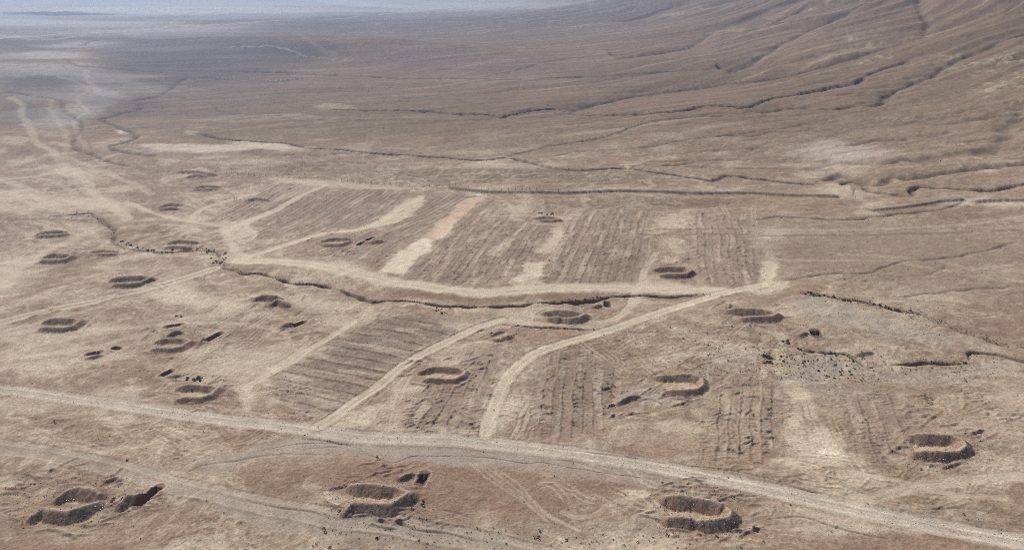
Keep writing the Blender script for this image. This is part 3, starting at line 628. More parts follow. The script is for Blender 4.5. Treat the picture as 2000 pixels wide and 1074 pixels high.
gully([(1082, 213), (1115, 207), (1182, 192), (1246, 181), (1300, 173), (1393, 160), (1505, 147), (1579, 132), (1672, 108), (1784, 78), (1896, 56), (1960, 30), (1990, 5)], 8, 10, 'upper ravine running up toward the mountain crest', dark=.6, warp=1)
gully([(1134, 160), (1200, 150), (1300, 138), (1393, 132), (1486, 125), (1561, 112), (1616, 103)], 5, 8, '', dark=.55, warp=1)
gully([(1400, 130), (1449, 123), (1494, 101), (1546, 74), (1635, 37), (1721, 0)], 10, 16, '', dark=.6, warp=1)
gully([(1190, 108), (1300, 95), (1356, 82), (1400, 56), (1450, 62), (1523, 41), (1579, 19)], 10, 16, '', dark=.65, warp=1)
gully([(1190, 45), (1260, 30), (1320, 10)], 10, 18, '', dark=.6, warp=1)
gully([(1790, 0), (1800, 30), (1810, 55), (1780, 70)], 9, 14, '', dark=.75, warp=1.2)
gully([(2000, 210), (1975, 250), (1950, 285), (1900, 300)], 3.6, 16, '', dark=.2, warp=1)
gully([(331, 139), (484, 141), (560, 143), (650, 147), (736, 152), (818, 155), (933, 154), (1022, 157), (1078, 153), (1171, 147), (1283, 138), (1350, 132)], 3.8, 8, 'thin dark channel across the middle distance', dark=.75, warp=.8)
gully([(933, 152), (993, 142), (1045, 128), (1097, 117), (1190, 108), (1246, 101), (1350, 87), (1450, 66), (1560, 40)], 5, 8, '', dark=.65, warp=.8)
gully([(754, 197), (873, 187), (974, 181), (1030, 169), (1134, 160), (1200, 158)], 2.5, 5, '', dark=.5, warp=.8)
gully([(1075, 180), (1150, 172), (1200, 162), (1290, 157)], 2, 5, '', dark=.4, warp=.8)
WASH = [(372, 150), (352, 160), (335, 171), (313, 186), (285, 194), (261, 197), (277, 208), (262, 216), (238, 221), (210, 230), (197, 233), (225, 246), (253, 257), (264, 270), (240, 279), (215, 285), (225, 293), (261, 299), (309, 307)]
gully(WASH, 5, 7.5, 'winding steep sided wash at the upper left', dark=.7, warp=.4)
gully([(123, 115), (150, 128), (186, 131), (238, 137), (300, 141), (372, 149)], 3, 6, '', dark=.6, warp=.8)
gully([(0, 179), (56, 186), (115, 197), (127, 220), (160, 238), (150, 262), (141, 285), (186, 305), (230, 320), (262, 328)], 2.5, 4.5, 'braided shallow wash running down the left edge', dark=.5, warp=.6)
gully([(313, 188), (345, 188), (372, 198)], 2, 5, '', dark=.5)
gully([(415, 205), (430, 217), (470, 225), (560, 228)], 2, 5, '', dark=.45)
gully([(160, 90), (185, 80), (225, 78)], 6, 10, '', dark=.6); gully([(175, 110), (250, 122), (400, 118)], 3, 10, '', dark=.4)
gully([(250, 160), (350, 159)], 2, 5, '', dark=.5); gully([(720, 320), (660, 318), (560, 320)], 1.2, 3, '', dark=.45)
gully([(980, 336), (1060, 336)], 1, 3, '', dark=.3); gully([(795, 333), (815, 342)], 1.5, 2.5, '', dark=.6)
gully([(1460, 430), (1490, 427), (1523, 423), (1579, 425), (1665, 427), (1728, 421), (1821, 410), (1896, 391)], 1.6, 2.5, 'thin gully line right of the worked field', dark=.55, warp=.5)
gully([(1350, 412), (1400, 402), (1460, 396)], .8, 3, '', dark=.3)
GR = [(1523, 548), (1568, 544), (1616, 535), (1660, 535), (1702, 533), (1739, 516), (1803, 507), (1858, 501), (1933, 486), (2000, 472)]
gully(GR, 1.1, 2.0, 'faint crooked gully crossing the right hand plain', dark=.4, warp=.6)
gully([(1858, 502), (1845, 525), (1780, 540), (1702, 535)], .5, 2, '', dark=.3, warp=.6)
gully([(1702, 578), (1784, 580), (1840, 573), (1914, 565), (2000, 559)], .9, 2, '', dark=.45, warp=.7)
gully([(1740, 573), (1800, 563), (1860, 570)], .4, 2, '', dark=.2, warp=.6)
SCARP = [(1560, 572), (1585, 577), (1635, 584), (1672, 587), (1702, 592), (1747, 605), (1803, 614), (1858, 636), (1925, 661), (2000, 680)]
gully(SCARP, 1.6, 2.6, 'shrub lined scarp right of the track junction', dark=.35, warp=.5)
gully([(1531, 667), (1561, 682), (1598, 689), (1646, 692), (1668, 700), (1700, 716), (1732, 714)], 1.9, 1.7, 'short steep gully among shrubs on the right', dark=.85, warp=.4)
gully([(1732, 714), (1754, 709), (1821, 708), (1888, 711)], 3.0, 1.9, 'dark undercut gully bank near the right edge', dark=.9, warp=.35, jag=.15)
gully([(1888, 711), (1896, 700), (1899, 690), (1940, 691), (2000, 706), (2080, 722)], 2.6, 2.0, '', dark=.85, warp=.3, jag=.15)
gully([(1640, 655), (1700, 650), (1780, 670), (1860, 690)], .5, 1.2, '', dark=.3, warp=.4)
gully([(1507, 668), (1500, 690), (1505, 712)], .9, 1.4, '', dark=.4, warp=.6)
# foreground rills
gully([(484, 888), (540, 876), (600, 868), (633, 865), (690, 869), (720, 884), (760, 897), (780, 893), (810, 886), (873, 885), (948, 888), (1022, 902), (1060, 900), (1134, 914), (1283, 936), (1310, 940)], 0.3, .5, 'shallow rill edge between the main road and the red flat', dark=.28, warp=.35)
gully([(560, 870), (620, 861), (680, 868), (700, 872)], .7, .9, '', dark=.4, warp=.6)
gully([(600, 880), (660, 873), (700, 877)], .8, .8, '', dark=.4, warp=.6)
gully([(1472, 1018), (1500, 1012), (1560, 1010), (1640, 1030), (1720, 1048), (1790, 1070)], .8, .7, '', dark=.45, warp=.35)
gully([(1620, 1016), (1650, 1010), (1690, 1000)], .5, .6, '', dark=.35, warp=.2)
gully([(1300, 898), (1340, 910), (1390, 915), (1440, 922), (1500, 935), (1560, 955), (1640, 970)], .6, .6, '', dark=.45, warp=.2)
gully([(1059, 872), (1200, 889), (1280, 902), (1346, 914)], .5, .5, '', dark=.45, warp=.1)
gully([(836, 993), (890, 1005), (930, 1022), (950, 1034)], .7, .8, '', dark=.3, warp=.4)
gully([(740, 1005), (800, 1030), (880, 1045), (960, 1066)], .6, .8, '', dark=.3, warp=.4)
gully([(447, 968), (558, 992), (663, 1012)], .5, .8, '', dark=.35, warp=.5)
gully([(330, 1020), (420, 1030), (470, 1050), (560, 1080)], .4, .8, '', dark=.25, colr=LIGHT, warp=.6)
gully([(310, 842), (335, 862), (360, 885), (390, 902)], .6, 1.0, '', dark=.35, warp=.3)
gully([(672, 1040), (655, 1060), (640, 1080)], .5, .6, '', dark=.3, warp=.3)
gully([(1700, 965), (1800, 985), (1900, 990), (2000, 1010)], .5, .7, '', dark=.35, warp=.3)
gully([(1175, 800), (1190, 790), (1215, 783), (1250, 770)], 1.8, 1.7, 'short rough gully right of the reddish lot', dark=.6, warp=.4)
gully([(350, 930), (430, 900), (520, 893), (620, 890), (680, 895)], .5, 1.0, '', dark=.25, warp=.6)
gully([(0, 410), (120, 415), (200, 420)], .5, 2.5, '', dark=.2)
gully([(0, 320), (60, 310)], .5, 2.5, '', dark=.2)
# random rills down the fans and hills
rr_ = np.random.RandomState(3)
for i in range(70):
    px0 = rr_.uniform(760, 2050); py0 = rr_.uniform(20, 330)
    if py0 > 120 + (px0 - 700) * .25 and rr_.rand() < .3: continue
    L_ = rr_.uniform(80, 320); sl = -(0.02 + 0.28 * (px0 - 700) / 1300 * (1 - py0 / 420))
    pts = [(px0 + L_ * t, py0 + L_ * t * sl + rr_.uniform(-2.0, 2.0)) for t in np.linspace(0, 1, 6)]
    pts = [p for p in pts if p[1] > 2]
    if len(pts) < 3: continue
    gully(pts, rr_.uniform(.8, 2.6) * (1 + 0.8 * (300 - py0) / 300), rr_.uniform(3, 7), '', dark=rr_.uniform(.2, .45), warp=1.2)
for i in range(26):
    px0 = rr_.uniform(0, 900); py0 = rr_.uniform(70, 330)
    L_ = rr_.uniform(50, 260)
    pts = [(px0 + L_ * t, py0 - L_ * t * rr_.uniform(-.03, .03) + rr_.uniform(-1.5, 1.5)) for t in np.linspace(0, 1, 5)]
    gully(pts, rr_.uniform(.5, 1.4), rr_.uniform(3, 5), '', dark=rr_.uniform(.2, .4), warp=1.2)
for i in range(46):
    px0 = rr_.uniform(0, 1950); py0 = rr_.uniform(560, 1060); a_ = rr_.uniform(-.25, .45); L_ = rr_.uniform(30, 130)
    pts = [(px0 + L_ * t, py0 + L_ * t * a_ + rr_.uniform(-4, 4)) for t in np.linspace(0, 1, 5)]
    gully(pts, rr_.uniform(.15, .4), rr_.uniform(.4, .8), '', dark=rr_.uniform(.1, .3), warp=.5)

tick('berms, spoil heaps')
# ================================================================== berms, spoil heaps, trenches
def px_scale(px, py):
    p = at(px, py)[0]; s = math.sqrt(p[0] ** 2 + p[1] ** 2 + CAM_H ** 2)
    fwd = p[1] * CP + CAM_H * SP
    return FPX / fwd, math.asin(CAM_H / s)
SLOPE = math.radians(39)
FRESH = np.array((0.225, 0.140, 0.100))
def berm(lines, hp, name, label_, category, tint=FRESH, floor=0.7, group=None, tw=0.85, rough=0.55):
    """lines: crest polylines in photo pixels; hp: how tall the near face looks, in photo pixels"""
    allp = np.array([q for l in lines for q in l], float)
    s, be = px_scale(allp[:, 0].mean(), allp[:, 1].mean())
    if hp < 11: hp = hp * 1.35; tint = np.asarray(tint) * .82
    h = hp / s * math.sin(SLOPE) / math.sin(SLOPE + be)
    c = new_class(name=name, kind='thing', label=label_, category=category, group=group)
    if floor and len(allp) > 3:
        P = W(allp, h)
        idx, m, sdist = in_poly(P, 1.2, 0.1)
        Z[idx] -= m * floor * 0.25 * h
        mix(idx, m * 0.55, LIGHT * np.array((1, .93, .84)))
        CLS[idx[m > .5]] = c
    for l in lines:
        P = W(l, h)
        vary = np.random.RandomState(int(l[0][0] * 3 + l[0][1]))
        steep = math.tan(SLOPE) * vary.uniform(.9, 1.12)
        idx, d, sg, arc, L = near_line(P, h * 2.4 + 3, 0.22)
        x = X[idx]; y = Y[idx]
        hh = h * vary.uniform(.94, 1.06) * (1 + vary.uniform(.06, .16) * perlin(arc / vary.uniform(6, 11), arc * 0 + l[0][0], 131)) * (0.75 + 0.25 * sstep(0, h, arc) * sstep(0, h, L - arc))
        dip = sstep(.28, .62, perlin(arc / (h * 1.9) + allp[0][0], arc * 0 + allp[0][1], 137)); hh = hh * (1 - 0.16 * dip)
        z = hh - steep * np.maximum(0, d - 0.25) * (1 + 0.06 * perlin(x / 5, y / 5, 132))
        z = z + rough * h * 0.10 * perlin(x / 2.2, y / 2.2, 133) + rough * 0.22 * perlin(x / .8, y / .8, 134)
        k = z > -0.15
        tgt = BASE[idx] + z
        grow = tgt > Z[idx]
        Z[idx] = np.where(grow & k, tgt, Z[idx])
        skirt = np.clip(1 - (d - h * 1.35) / (h * 0.7), 0, 1)
        mm = np.where(grow & k, 1.0, 0.35 * skirt * sstep(0.1, .5, perlin(x / 2, y / 2, 135) + .3))
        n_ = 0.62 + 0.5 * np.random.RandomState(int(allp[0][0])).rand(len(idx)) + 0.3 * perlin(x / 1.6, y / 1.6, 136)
        top = sstep(hh * 0.72, hh * 1.0, z) * 0.55  # crest lightened: its sunlit rim is put into the colour
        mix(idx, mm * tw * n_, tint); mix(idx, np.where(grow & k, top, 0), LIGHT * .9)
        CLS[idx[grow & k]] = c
def trench(a, b, width, name, label_, depth=2.2, colr=np.array((0.20, 0.10, 0.072))):
    P = W([a, b]); idx, d, sg, arc, L = near_line(P, width + 2, 0.06)
    inside = (d < width * .5) & (arc > 0.02) & (arc < L - 0.02)
    Z[idx[inside]] = BASE[idx[inside]] - depth
    mix(idx, np.where(d < width * 0.5 + 0.7, 0.9, 0), colr)
    e = np.exp(-((d - width * .5 - 1.1) / .5) ** 2); Z[idx] += e * 0.2; mix(idx, e * 0.4, LIGHT)
    c = new_class(name=name, kind='thing', label=label_, category='trench')
    CLS[idx[d < width * .5 + .6]] = c

def windrows(px, py, rx, ry, n, sd):
    r = np.random.RandomState(sd)
    for q in range(n):
        a = r.uniform(0, 6.28); x0 = px + math.cos(a) * rx * r.uniform(.9, 1.5); y0 = py + math.sin(a) * ry * r.uniform(.9, 1.6)
        L_ = r.uniform(.12, .4) * rx; an = r.normal() * .35 + .15
        P = smooth_line(W([(x0 - L_, y0 + L_ * an), (x0, y0 + r.normal() * 1.2), (x0 + L_, y0 - L_ * an)]), 3)
        idx, d, sg, arc, L = near_line(P, 3.5, .3)
        k = 1 + .5 * perlin(arc / 3, arc * 0 + q, 171); wd = np.maximum(.45, DR[idx] * .5)
        e = np.exp(-(d / wd) ** 2) * sstep(0, 2, arc) * sstep(0, 2, L - arc) * k
        Z[idx] += e * r.uniform(.25, .6); mix(idx, e * .55, SPOIL)
for q_, w_ in enumerate([(1833, 860, 66, 36, 26), (1365, 1000, 80, 44, 30), (740, 966, 76, 40, 34), (1330, 745, 56, 28, 22), (865, 726, 54, 26, 26), (388, 764, 50, 26, 24), (130, 975, 90, 44, 34), (255, 970, 40, 28, 12), (1472, 609, 58, 18, 14),
        (1315, 526, 42, 14, 14), (1100, 612, 48, 18, 14), (338, 662, 48, 30, 24), (118, 628, 44, 18, 18), (255, 545, 50, 22, 24), (108, 500, 42, 14, 14), (100, 453, 34, 10, 10), (205, 490, 30, 12, 12), (352, 474, 34, 12, 12), (404, 365, 30, 10, 10),
        (335, 400, 28, 10, 10), (500, 387, 26, 8, 8), (655, 470, 34, 14, 14), (530, 582, 42, 16, 18), (575, 632, 36, 14, 12), (415, 658, 30, 16, 14), (180, 690, 26, 12, 8), (975, 650, 34, 14, 14), (720, 474, 36, 14, 12), (325, 730, 26, 12, 8), (1210, 785, 50, 22, 16), (1070, 424, 36, 9, 10)]):
    windrows(*w_, 200 + q_)
HB = 'horseshoe_berm'
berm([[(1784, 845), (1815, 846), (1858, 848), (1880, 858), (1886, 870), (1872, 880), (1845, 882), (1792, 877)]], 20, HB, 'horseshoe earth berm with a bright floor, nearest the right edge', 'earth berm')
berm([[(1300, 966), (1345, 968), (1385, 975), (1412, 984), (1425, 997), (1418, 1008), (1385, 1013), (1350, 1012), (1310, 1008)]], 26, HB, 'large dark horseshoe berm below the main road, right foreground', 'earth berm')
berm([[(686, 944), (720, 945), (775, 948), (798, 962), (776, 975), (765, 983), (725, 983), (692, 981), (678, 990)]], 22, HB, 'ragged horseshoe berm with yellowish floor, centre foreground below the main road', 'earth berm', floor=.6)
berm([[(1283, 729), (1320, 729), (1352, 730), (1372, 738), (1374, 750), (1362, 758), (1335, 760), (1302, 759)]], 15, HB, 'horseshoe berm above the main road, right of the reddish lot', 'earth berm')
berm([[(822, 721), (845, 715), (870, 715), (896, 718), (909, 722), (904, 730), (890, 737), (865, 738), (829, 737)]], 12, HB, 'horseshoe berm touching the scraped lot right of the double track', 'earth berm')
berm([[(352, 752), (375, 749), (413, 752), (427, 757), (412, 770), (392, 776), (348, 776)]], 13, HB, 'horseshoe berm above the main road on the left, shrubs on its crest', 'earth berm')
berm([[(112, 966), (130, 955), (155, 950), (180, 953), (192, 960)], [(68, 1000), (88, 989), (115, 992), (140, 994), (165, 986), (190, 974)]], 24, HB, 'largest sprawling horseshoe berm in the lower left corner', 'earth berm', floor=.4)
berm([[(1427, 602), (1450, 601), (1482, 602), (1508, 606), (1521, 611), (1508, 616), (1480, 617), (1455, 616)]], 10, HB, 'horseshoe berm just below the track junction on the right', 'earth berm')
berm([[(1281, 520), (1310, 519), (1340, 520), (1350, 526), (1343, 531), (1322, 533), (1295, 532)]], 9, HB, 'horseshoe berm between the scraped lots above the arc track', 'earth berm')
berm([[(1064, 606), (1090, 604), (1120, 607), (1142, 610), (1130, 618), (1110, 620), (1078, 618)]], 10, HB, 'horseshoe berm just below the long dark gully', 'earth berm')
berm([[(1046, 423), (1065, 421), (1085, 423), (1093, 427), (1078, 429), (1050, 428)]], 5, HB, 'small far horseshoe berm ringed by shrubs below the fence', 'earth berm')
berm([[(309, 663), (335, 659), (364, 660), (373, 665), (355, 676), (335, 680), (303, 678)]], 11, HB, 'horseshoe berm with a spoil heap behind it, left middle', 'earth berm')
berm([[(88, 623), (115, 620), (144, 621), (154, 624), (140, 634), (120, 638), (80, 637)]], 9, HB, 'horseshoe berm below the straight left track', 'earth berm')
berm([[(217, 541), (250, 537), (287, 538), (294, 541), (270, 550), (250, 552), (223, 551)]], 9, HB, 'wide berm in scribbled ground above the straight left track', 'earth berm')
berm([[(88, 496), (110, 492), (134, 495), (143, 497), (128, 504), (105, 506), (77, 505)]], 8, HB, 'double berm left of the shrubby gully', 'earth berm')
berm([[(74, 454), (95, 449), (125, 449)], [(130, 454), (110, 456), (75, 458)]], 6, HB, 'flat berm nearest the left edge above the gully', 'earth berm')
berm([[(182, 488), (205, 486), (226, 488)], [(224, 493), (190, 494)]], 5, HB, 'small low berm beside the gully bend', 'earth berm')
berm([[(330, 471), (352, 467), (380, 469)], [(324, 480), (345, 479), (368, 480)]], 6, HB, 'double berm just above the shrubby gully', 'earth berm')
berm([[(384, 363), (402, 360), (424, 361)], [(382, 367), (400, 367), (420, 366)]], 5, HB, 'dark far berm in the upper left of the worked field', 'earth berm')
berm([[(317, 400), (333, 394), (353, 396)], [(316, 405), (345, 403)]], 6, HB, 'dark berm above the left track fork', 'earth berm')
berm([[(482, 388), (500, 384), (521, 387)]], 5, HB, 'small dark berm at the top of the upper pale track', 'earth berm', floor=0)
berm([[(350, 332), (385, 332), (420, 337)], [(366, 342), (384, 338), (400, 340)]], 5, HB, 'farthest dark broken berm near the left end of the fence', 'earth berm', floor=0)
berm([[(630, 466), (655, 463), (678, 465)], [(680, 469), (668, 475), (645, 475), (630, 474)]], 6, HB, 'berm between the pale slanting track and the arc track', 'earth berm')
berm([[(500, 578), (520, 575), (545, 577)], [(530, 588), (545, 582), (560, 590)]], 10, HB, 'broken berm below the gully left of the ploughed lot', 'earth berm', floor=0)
SH = 'spoil_heap'
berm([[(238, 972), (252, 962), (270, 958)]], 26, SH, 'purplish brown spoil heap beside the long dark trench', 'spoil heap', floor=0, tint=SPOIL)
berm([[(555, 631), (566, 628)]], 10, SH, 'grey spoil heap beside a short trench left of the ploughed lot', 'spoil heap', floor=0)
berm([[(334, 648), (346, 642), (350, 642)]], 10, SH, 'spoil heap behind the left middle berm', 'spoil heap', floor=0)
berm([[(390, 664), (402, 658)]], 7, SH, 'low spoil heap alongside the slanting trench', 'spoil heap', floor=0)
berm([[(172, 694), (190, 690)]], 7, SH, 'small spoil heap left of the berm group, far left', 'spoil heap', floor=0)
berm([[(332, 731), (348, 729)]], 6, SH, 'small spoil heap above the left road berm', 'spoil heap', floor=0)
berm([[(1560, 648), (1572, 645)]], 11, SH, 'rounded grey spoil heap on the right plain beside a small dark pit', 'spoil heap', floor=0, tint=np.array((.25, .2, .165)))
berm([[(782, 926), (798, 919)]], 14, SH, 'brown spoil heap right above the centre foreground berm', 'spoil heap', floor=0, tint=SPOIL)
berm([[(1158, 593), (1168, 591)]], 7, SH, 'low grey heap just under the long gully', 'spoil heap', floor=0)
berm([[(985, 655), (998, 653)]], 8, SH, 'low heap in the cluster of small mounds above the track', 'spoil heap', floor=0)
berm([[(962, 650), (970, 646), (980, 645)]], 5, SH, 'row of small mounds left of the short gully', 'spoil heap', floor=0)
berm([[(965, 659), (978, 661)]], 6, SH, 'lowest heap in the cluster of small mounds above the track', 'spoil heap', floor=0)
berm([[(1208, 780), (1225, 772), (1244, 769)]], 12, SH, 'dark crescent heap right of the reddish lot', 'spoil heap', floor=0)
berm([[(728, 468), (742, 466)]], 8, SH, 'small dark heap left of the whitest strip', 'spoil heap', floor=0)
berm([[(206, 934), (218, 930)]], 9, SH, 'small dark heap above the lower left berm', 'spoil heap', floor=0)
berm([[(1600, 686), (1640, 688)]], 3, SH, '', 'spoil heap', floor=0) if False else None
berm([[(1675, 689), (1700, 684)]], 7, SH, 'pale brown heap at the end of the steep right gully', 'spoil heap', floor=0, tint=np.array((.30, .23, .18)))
berm([[(1425, 592), (1424, 600)]], 6, SH, 'tiny heap at the left tip of the junction berm', 'spoil heap', floor=0)
TR = 'trench'
trench((271, 987), (311, 951), 2.9, TR, 'long straight dark trench in the lower left foreground', 3.0)
trench((821, 944), (829, 926), 2.6, TR, 'short dark trench right of the centre foreground berm', 1.9, np.array((.13, .085, .065)))
trench((574, 638), (594, 629), 2.6, TR, 'short red trench left of the ploughed lot')
trench((404, 665), (430, 651), 2.6, TR, 'slanting red trench right of the left middle berm')
trench((325, 639), (354, 634), 2.4, TR, 'thin red trench behind the left middle spoil heap')
trench((170, 692), (194, 688), 2.2, TR, 'thin trench nearest the left edge')
trench((221, 679), (233, 681), 1.8, TR, 'tiny trench between the two left heaps')
trench((316, 734), (334, 725), 2.3, TR, 'short dark trench above the left road berm')
trench((1590, 647), (1594, 655), 4.0, TR, 'small dark pit beside the rounded heap on the right', 2.2, DARK)
trench((715, 470), (728, 464), 2.2, TR, 'far short trench left of the whitest strip', 1.8, DARK)
trench((700, 479), (710, 473), 2.2, TR, 'far short trench left of the previous trench line', 1.8, DARK)
trench((1184, 590), (1186, 598), 3.0, TR, 'tiny dark pit right of the low grey heap', 1.8, DARK)
# long low walls of earth
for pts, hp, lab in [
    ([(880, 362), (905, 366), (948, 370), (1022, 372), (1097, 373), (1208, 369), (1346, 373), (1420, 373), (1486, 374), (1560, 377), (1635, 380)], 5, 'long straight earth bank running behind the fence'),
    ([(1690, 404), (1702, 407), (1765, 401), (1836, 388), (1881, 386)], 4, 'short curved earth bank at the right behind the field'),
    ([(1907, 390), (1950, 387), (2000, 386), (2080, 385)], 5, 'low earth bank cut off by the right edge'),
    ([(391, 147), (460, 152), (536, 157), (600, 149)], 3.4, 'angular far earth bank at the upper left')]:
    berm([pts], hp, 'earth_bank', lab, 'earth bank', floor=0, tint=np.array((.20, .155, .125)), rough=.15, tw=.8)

# ------------------------------------------------------------------ ground height under any point, for things set on it
Zg = Z.reshape(NR, NC)
def ground(x, y):
    r = math.hypot(x, y); a = math.atan2(x, y)
    i = min(max(int(np.searchsorted(R, r)) - 1, 0), NR - 2)
    j = min(max(int(np.searchsorted(A[:NF], a)) - 1, 0), NF - 2)
    fr = (r - R[i]) / (R[i + 1] - R[i]); fa = (a - A[j]) / (A[j + 1] - A[j])
    return float((Zg[i, j] * (1 - fa) + Zg[i, j + 1] * fa) * (1 - fr) + (Zg[i + 1, j] * (1 - fa) + Zg[i + 1, j + 1] * fa) * fr)

# ================================================================== materials
def soil_material():
    m = bpy.data.materials.new('soil'); m.use_nodes = True
    n, l = m.node_tree.nodes, m.node_tree.links
    b = n['Principled BSDF']; b.inputs['Roughness'].default_value = 0.95
    b.inputs['Specular IOR Level'].default_value = 0.1
    at_ = n.new('ShaderNodeAttribute'); at_.attribute_name = 'soil'
    tc = n.new('ShaderNodeTexCoord')
    n1_ = n.new('ShaderNodeTexNoise'); n1_.inputs['Scale'].default_value = 1.3; n1_.inputs['Detail'].default_value = 5; n1_.inputs['Roughness'].default_value = .7
    n2_ = n.new('ShaderNodeTexNoise'); n2_.inputs['Scale'].default_value = 0.16; n2_.inputs['Detail'].default_value = 6; n2_.inputs['Roughness'].default_value = .65
    l.new(tc.outputs['Object'], n1_.inputs['Vector']); l.new(tc.outputs['Object'], n2_.inputs['Vector'])
    r1 = n.new('ShaderNodeMapRange'); r1.inputs[1].default_value = .3; r1.inputs[2].default_value = .7; r1.inputs[3].default_value = .68; r1.inputs[4].default_value = 1.32
    r2 = n.new('ShaderNodeMapRange'); r2.inputs[1].default_value = .3; r2.inputs[2].default_value = .7; r2.inputs[3].default_value = .86; r2.inputs[4].default_value = 1.14
    l.new(n1_.outputs[0], r1.inputs[0]); l.new(n2_.outputs[0], r2.inputs[0])
    mu = n.new('ShaderNodeMath'); mu.operation = 'MULTIPLY'; l.new(r1.outputs[0], mu.inputs[0]); l.new(r2.outputs[0], mu.inputs[1])
    vm = n.new('ShaderNodeVectorMath'); vm.operation = 'SCALE'
    l.new(at_.outputs['Color'], vm.inputs[0]); l.new(mu.outputs[0], vm.inputs['Scale'])
    l.new(vm.outputs[0], b.inputs['Base Color'])
    bp = n.new('ShaderNodeBump'); bp.inputs['Strength'].default_value = 0.6; bp.inputs['Distance'].default_value = 0.35
    l.new(n1_.outputs[0], bp.inputs['Height']); l.new(bp.outputs[0], b.inputs['Normal'])
    return m
SOIL = soil_material()
def flat_material(name, c, rough=.9, var=.25, scale=3.0):
    m = bpy.data.materials.new(name); m.use_nodes = True
    n, l = m.node_tree.nodes, m.node_tree.links
    b = n['Principled BSDF']; b.inputs['Roughness'].default_value = rough; b.inputs['Specular IOR Level'].default_value = .15
    tc = n.new('ShaderNodeTexCoord'); t = n.new('ShaderNodeTexNoise'); t.inputs['Scale'].default_value = scale; t.inputs['Detail'].default_value = 3
    l.new(tc.outputs['Object'], t.inputs['Vector'])
    cr_ = n.new('ShaderNodeValToRGB')
    cr_.color_ramp.elements[0].position = .3; cr_.color_ramp.elements[1].position = .7
    cr_.color_ramp.elements[0].color = (*[v * (1 - var) for v in c], 1); cr_.color_ramp.elements[1].color = (*[v * (1 + var) for v in c], 1)
    l.new(t.outputs[0], cr_.inputs[0]); l.new(cr_.outputs[0], b.inputs['Base Color'])
    return m
LEAF = flat_material('dry_leaf', (.20, .175, .13)); TWIG = flat_material('twig', (.10, .075, .055))
STONE = flat_material('stone', (.33, .28, .235)); POST = flat_material('post', (.12, .09, .07)); WIREM = flat_material('wire', (.16, .14, .13), .6)
SKIN = flat_material('skin', (.35, .2, .14)); CLOTH = flat_material('dark_cloth', (.035, .035, .045)); CLOTH2 = flat_material('brown_cloth', (.09, .065, .05))
SCRAP = flat_material('pale_scrap', (.72, .74, .74), .7, .15)

def props(o, d):
    for k in ('label', 'category', 'group', 'kind'):
        if d.get(k): o[k] = d[k]
    return o
def mesh_from(name, verts, faces, mat, smooth=False, colors=None):
    me = bpy.data.meshes.new(name)
    verts = np.asarray(verts, f32)
    if isinstance(faces, np.ndarray):
        nf, k = faces.shape
        me.vertices.add(len(verts)); me.vertices.foreach_set('co', verts.ravel())
        me.loops.add(nf * k); me.loops.foreach_set('vertex_index', faces.astype(np.int32).ravel())
        me.polygons.add(nf); me.polygons.foreach_set('loop_start', np.arange(0, nf * k, k, dtype=np.int32))
        me.update(calc_edges=True)
    else:
        me.from_pydata([tuple(v) for v in verts.tolist()], [], faces); me.update()
    if colors is not None:
        ca_ = me.color_attributes.new('soil', 'FLOAT_COLOR', 'POINT')
        ca_.data.foreach_set('color', np.concatenate([colors, np.ones((len(colors), 1), f32)], 1).astype(f32).ravel())
    me.polygons.foreach_set('use_smooth', np.full(len(me.polygons), smooth))
    me.materials.append(mat)
    return me
def link(name, me, parent=None, **d):
    o = bpy.data.objects.new(name, me); col.objects.link(o)
    if parent: o.parent = parent
    return props(o, d)

tick('build the ground objects')
# ================================================================== build the ground objects
C = np.clip(C, 0.02, 0.85)
CO = np.stack([X, Y, Z], 1)
ii, jj = np.meshgrid(np.arange(NR - 1), np.arange(NC), indexing='ij')
v00 = ii * NC + jj; v01 = ii * NC + (jj + 1) % NC; v10 = v00 + NC; v11 = v01 + NC
QUADS = np.stack([v00, v01, v11, v10], -1).reshape(-1, 4).astype(np.int32)
FC = CLS[v00.ravel()]
order = np.argsort(FC, kind='stable'); sortedc = FC[order]
for c, info in class_info.items():
    lo, hi = np.searchsorted(sortedc, [c, c + 1])
    if hi - lo < 3: print('small', info.get('label')); continue
    q = QUADS[order[lo:hi]]
    if c == 0: u, inv = np.unique(q, return_inverse=True)
    else: u, inv = np.unique(q, return_inverse=True)
    q2 = inv.reshape(-1, 4)
    if c == 0:                                             # close the hole under the camera
        ring = np.arange(NC, dtype=np.int64)
        co = np.vstack([CO[u], [[0, 0, float(macro(0, 0))]]]); cc = np.vstack([C[u], C[:1]])
    else: co, cc = CO[u], C[u]
    if info.get('kind') == 'thing':
        org = co.mean(0); org[2] = co[:, 2].min()
    else: org = np.zeros(3)
    me = mesh_from(info['name'], co - org, q2.astype(np.int32), SOIL, True, cc)
    # exact vertex positions are shared with the neighbours, so the ground stays closed
    o = link(info['name'], me, **{k_: v_ for k_, v_ in info.items() if k_ != 'name'})
    o.location = org
ctr = [(0, 0, float(macro(0, 0)))] + [tuple(CO[j]) for j in range(NC)]
tri = np.array([[0, 1 + (j + 1) % NC, 1 + j] for j in range(NC)], np.int32)
link('near_ground', mesh_from('near_ground', np.array(ctr), tri, SOIL, True, np.tile(C[:1], (NC + 1, 1))), kind='structure')

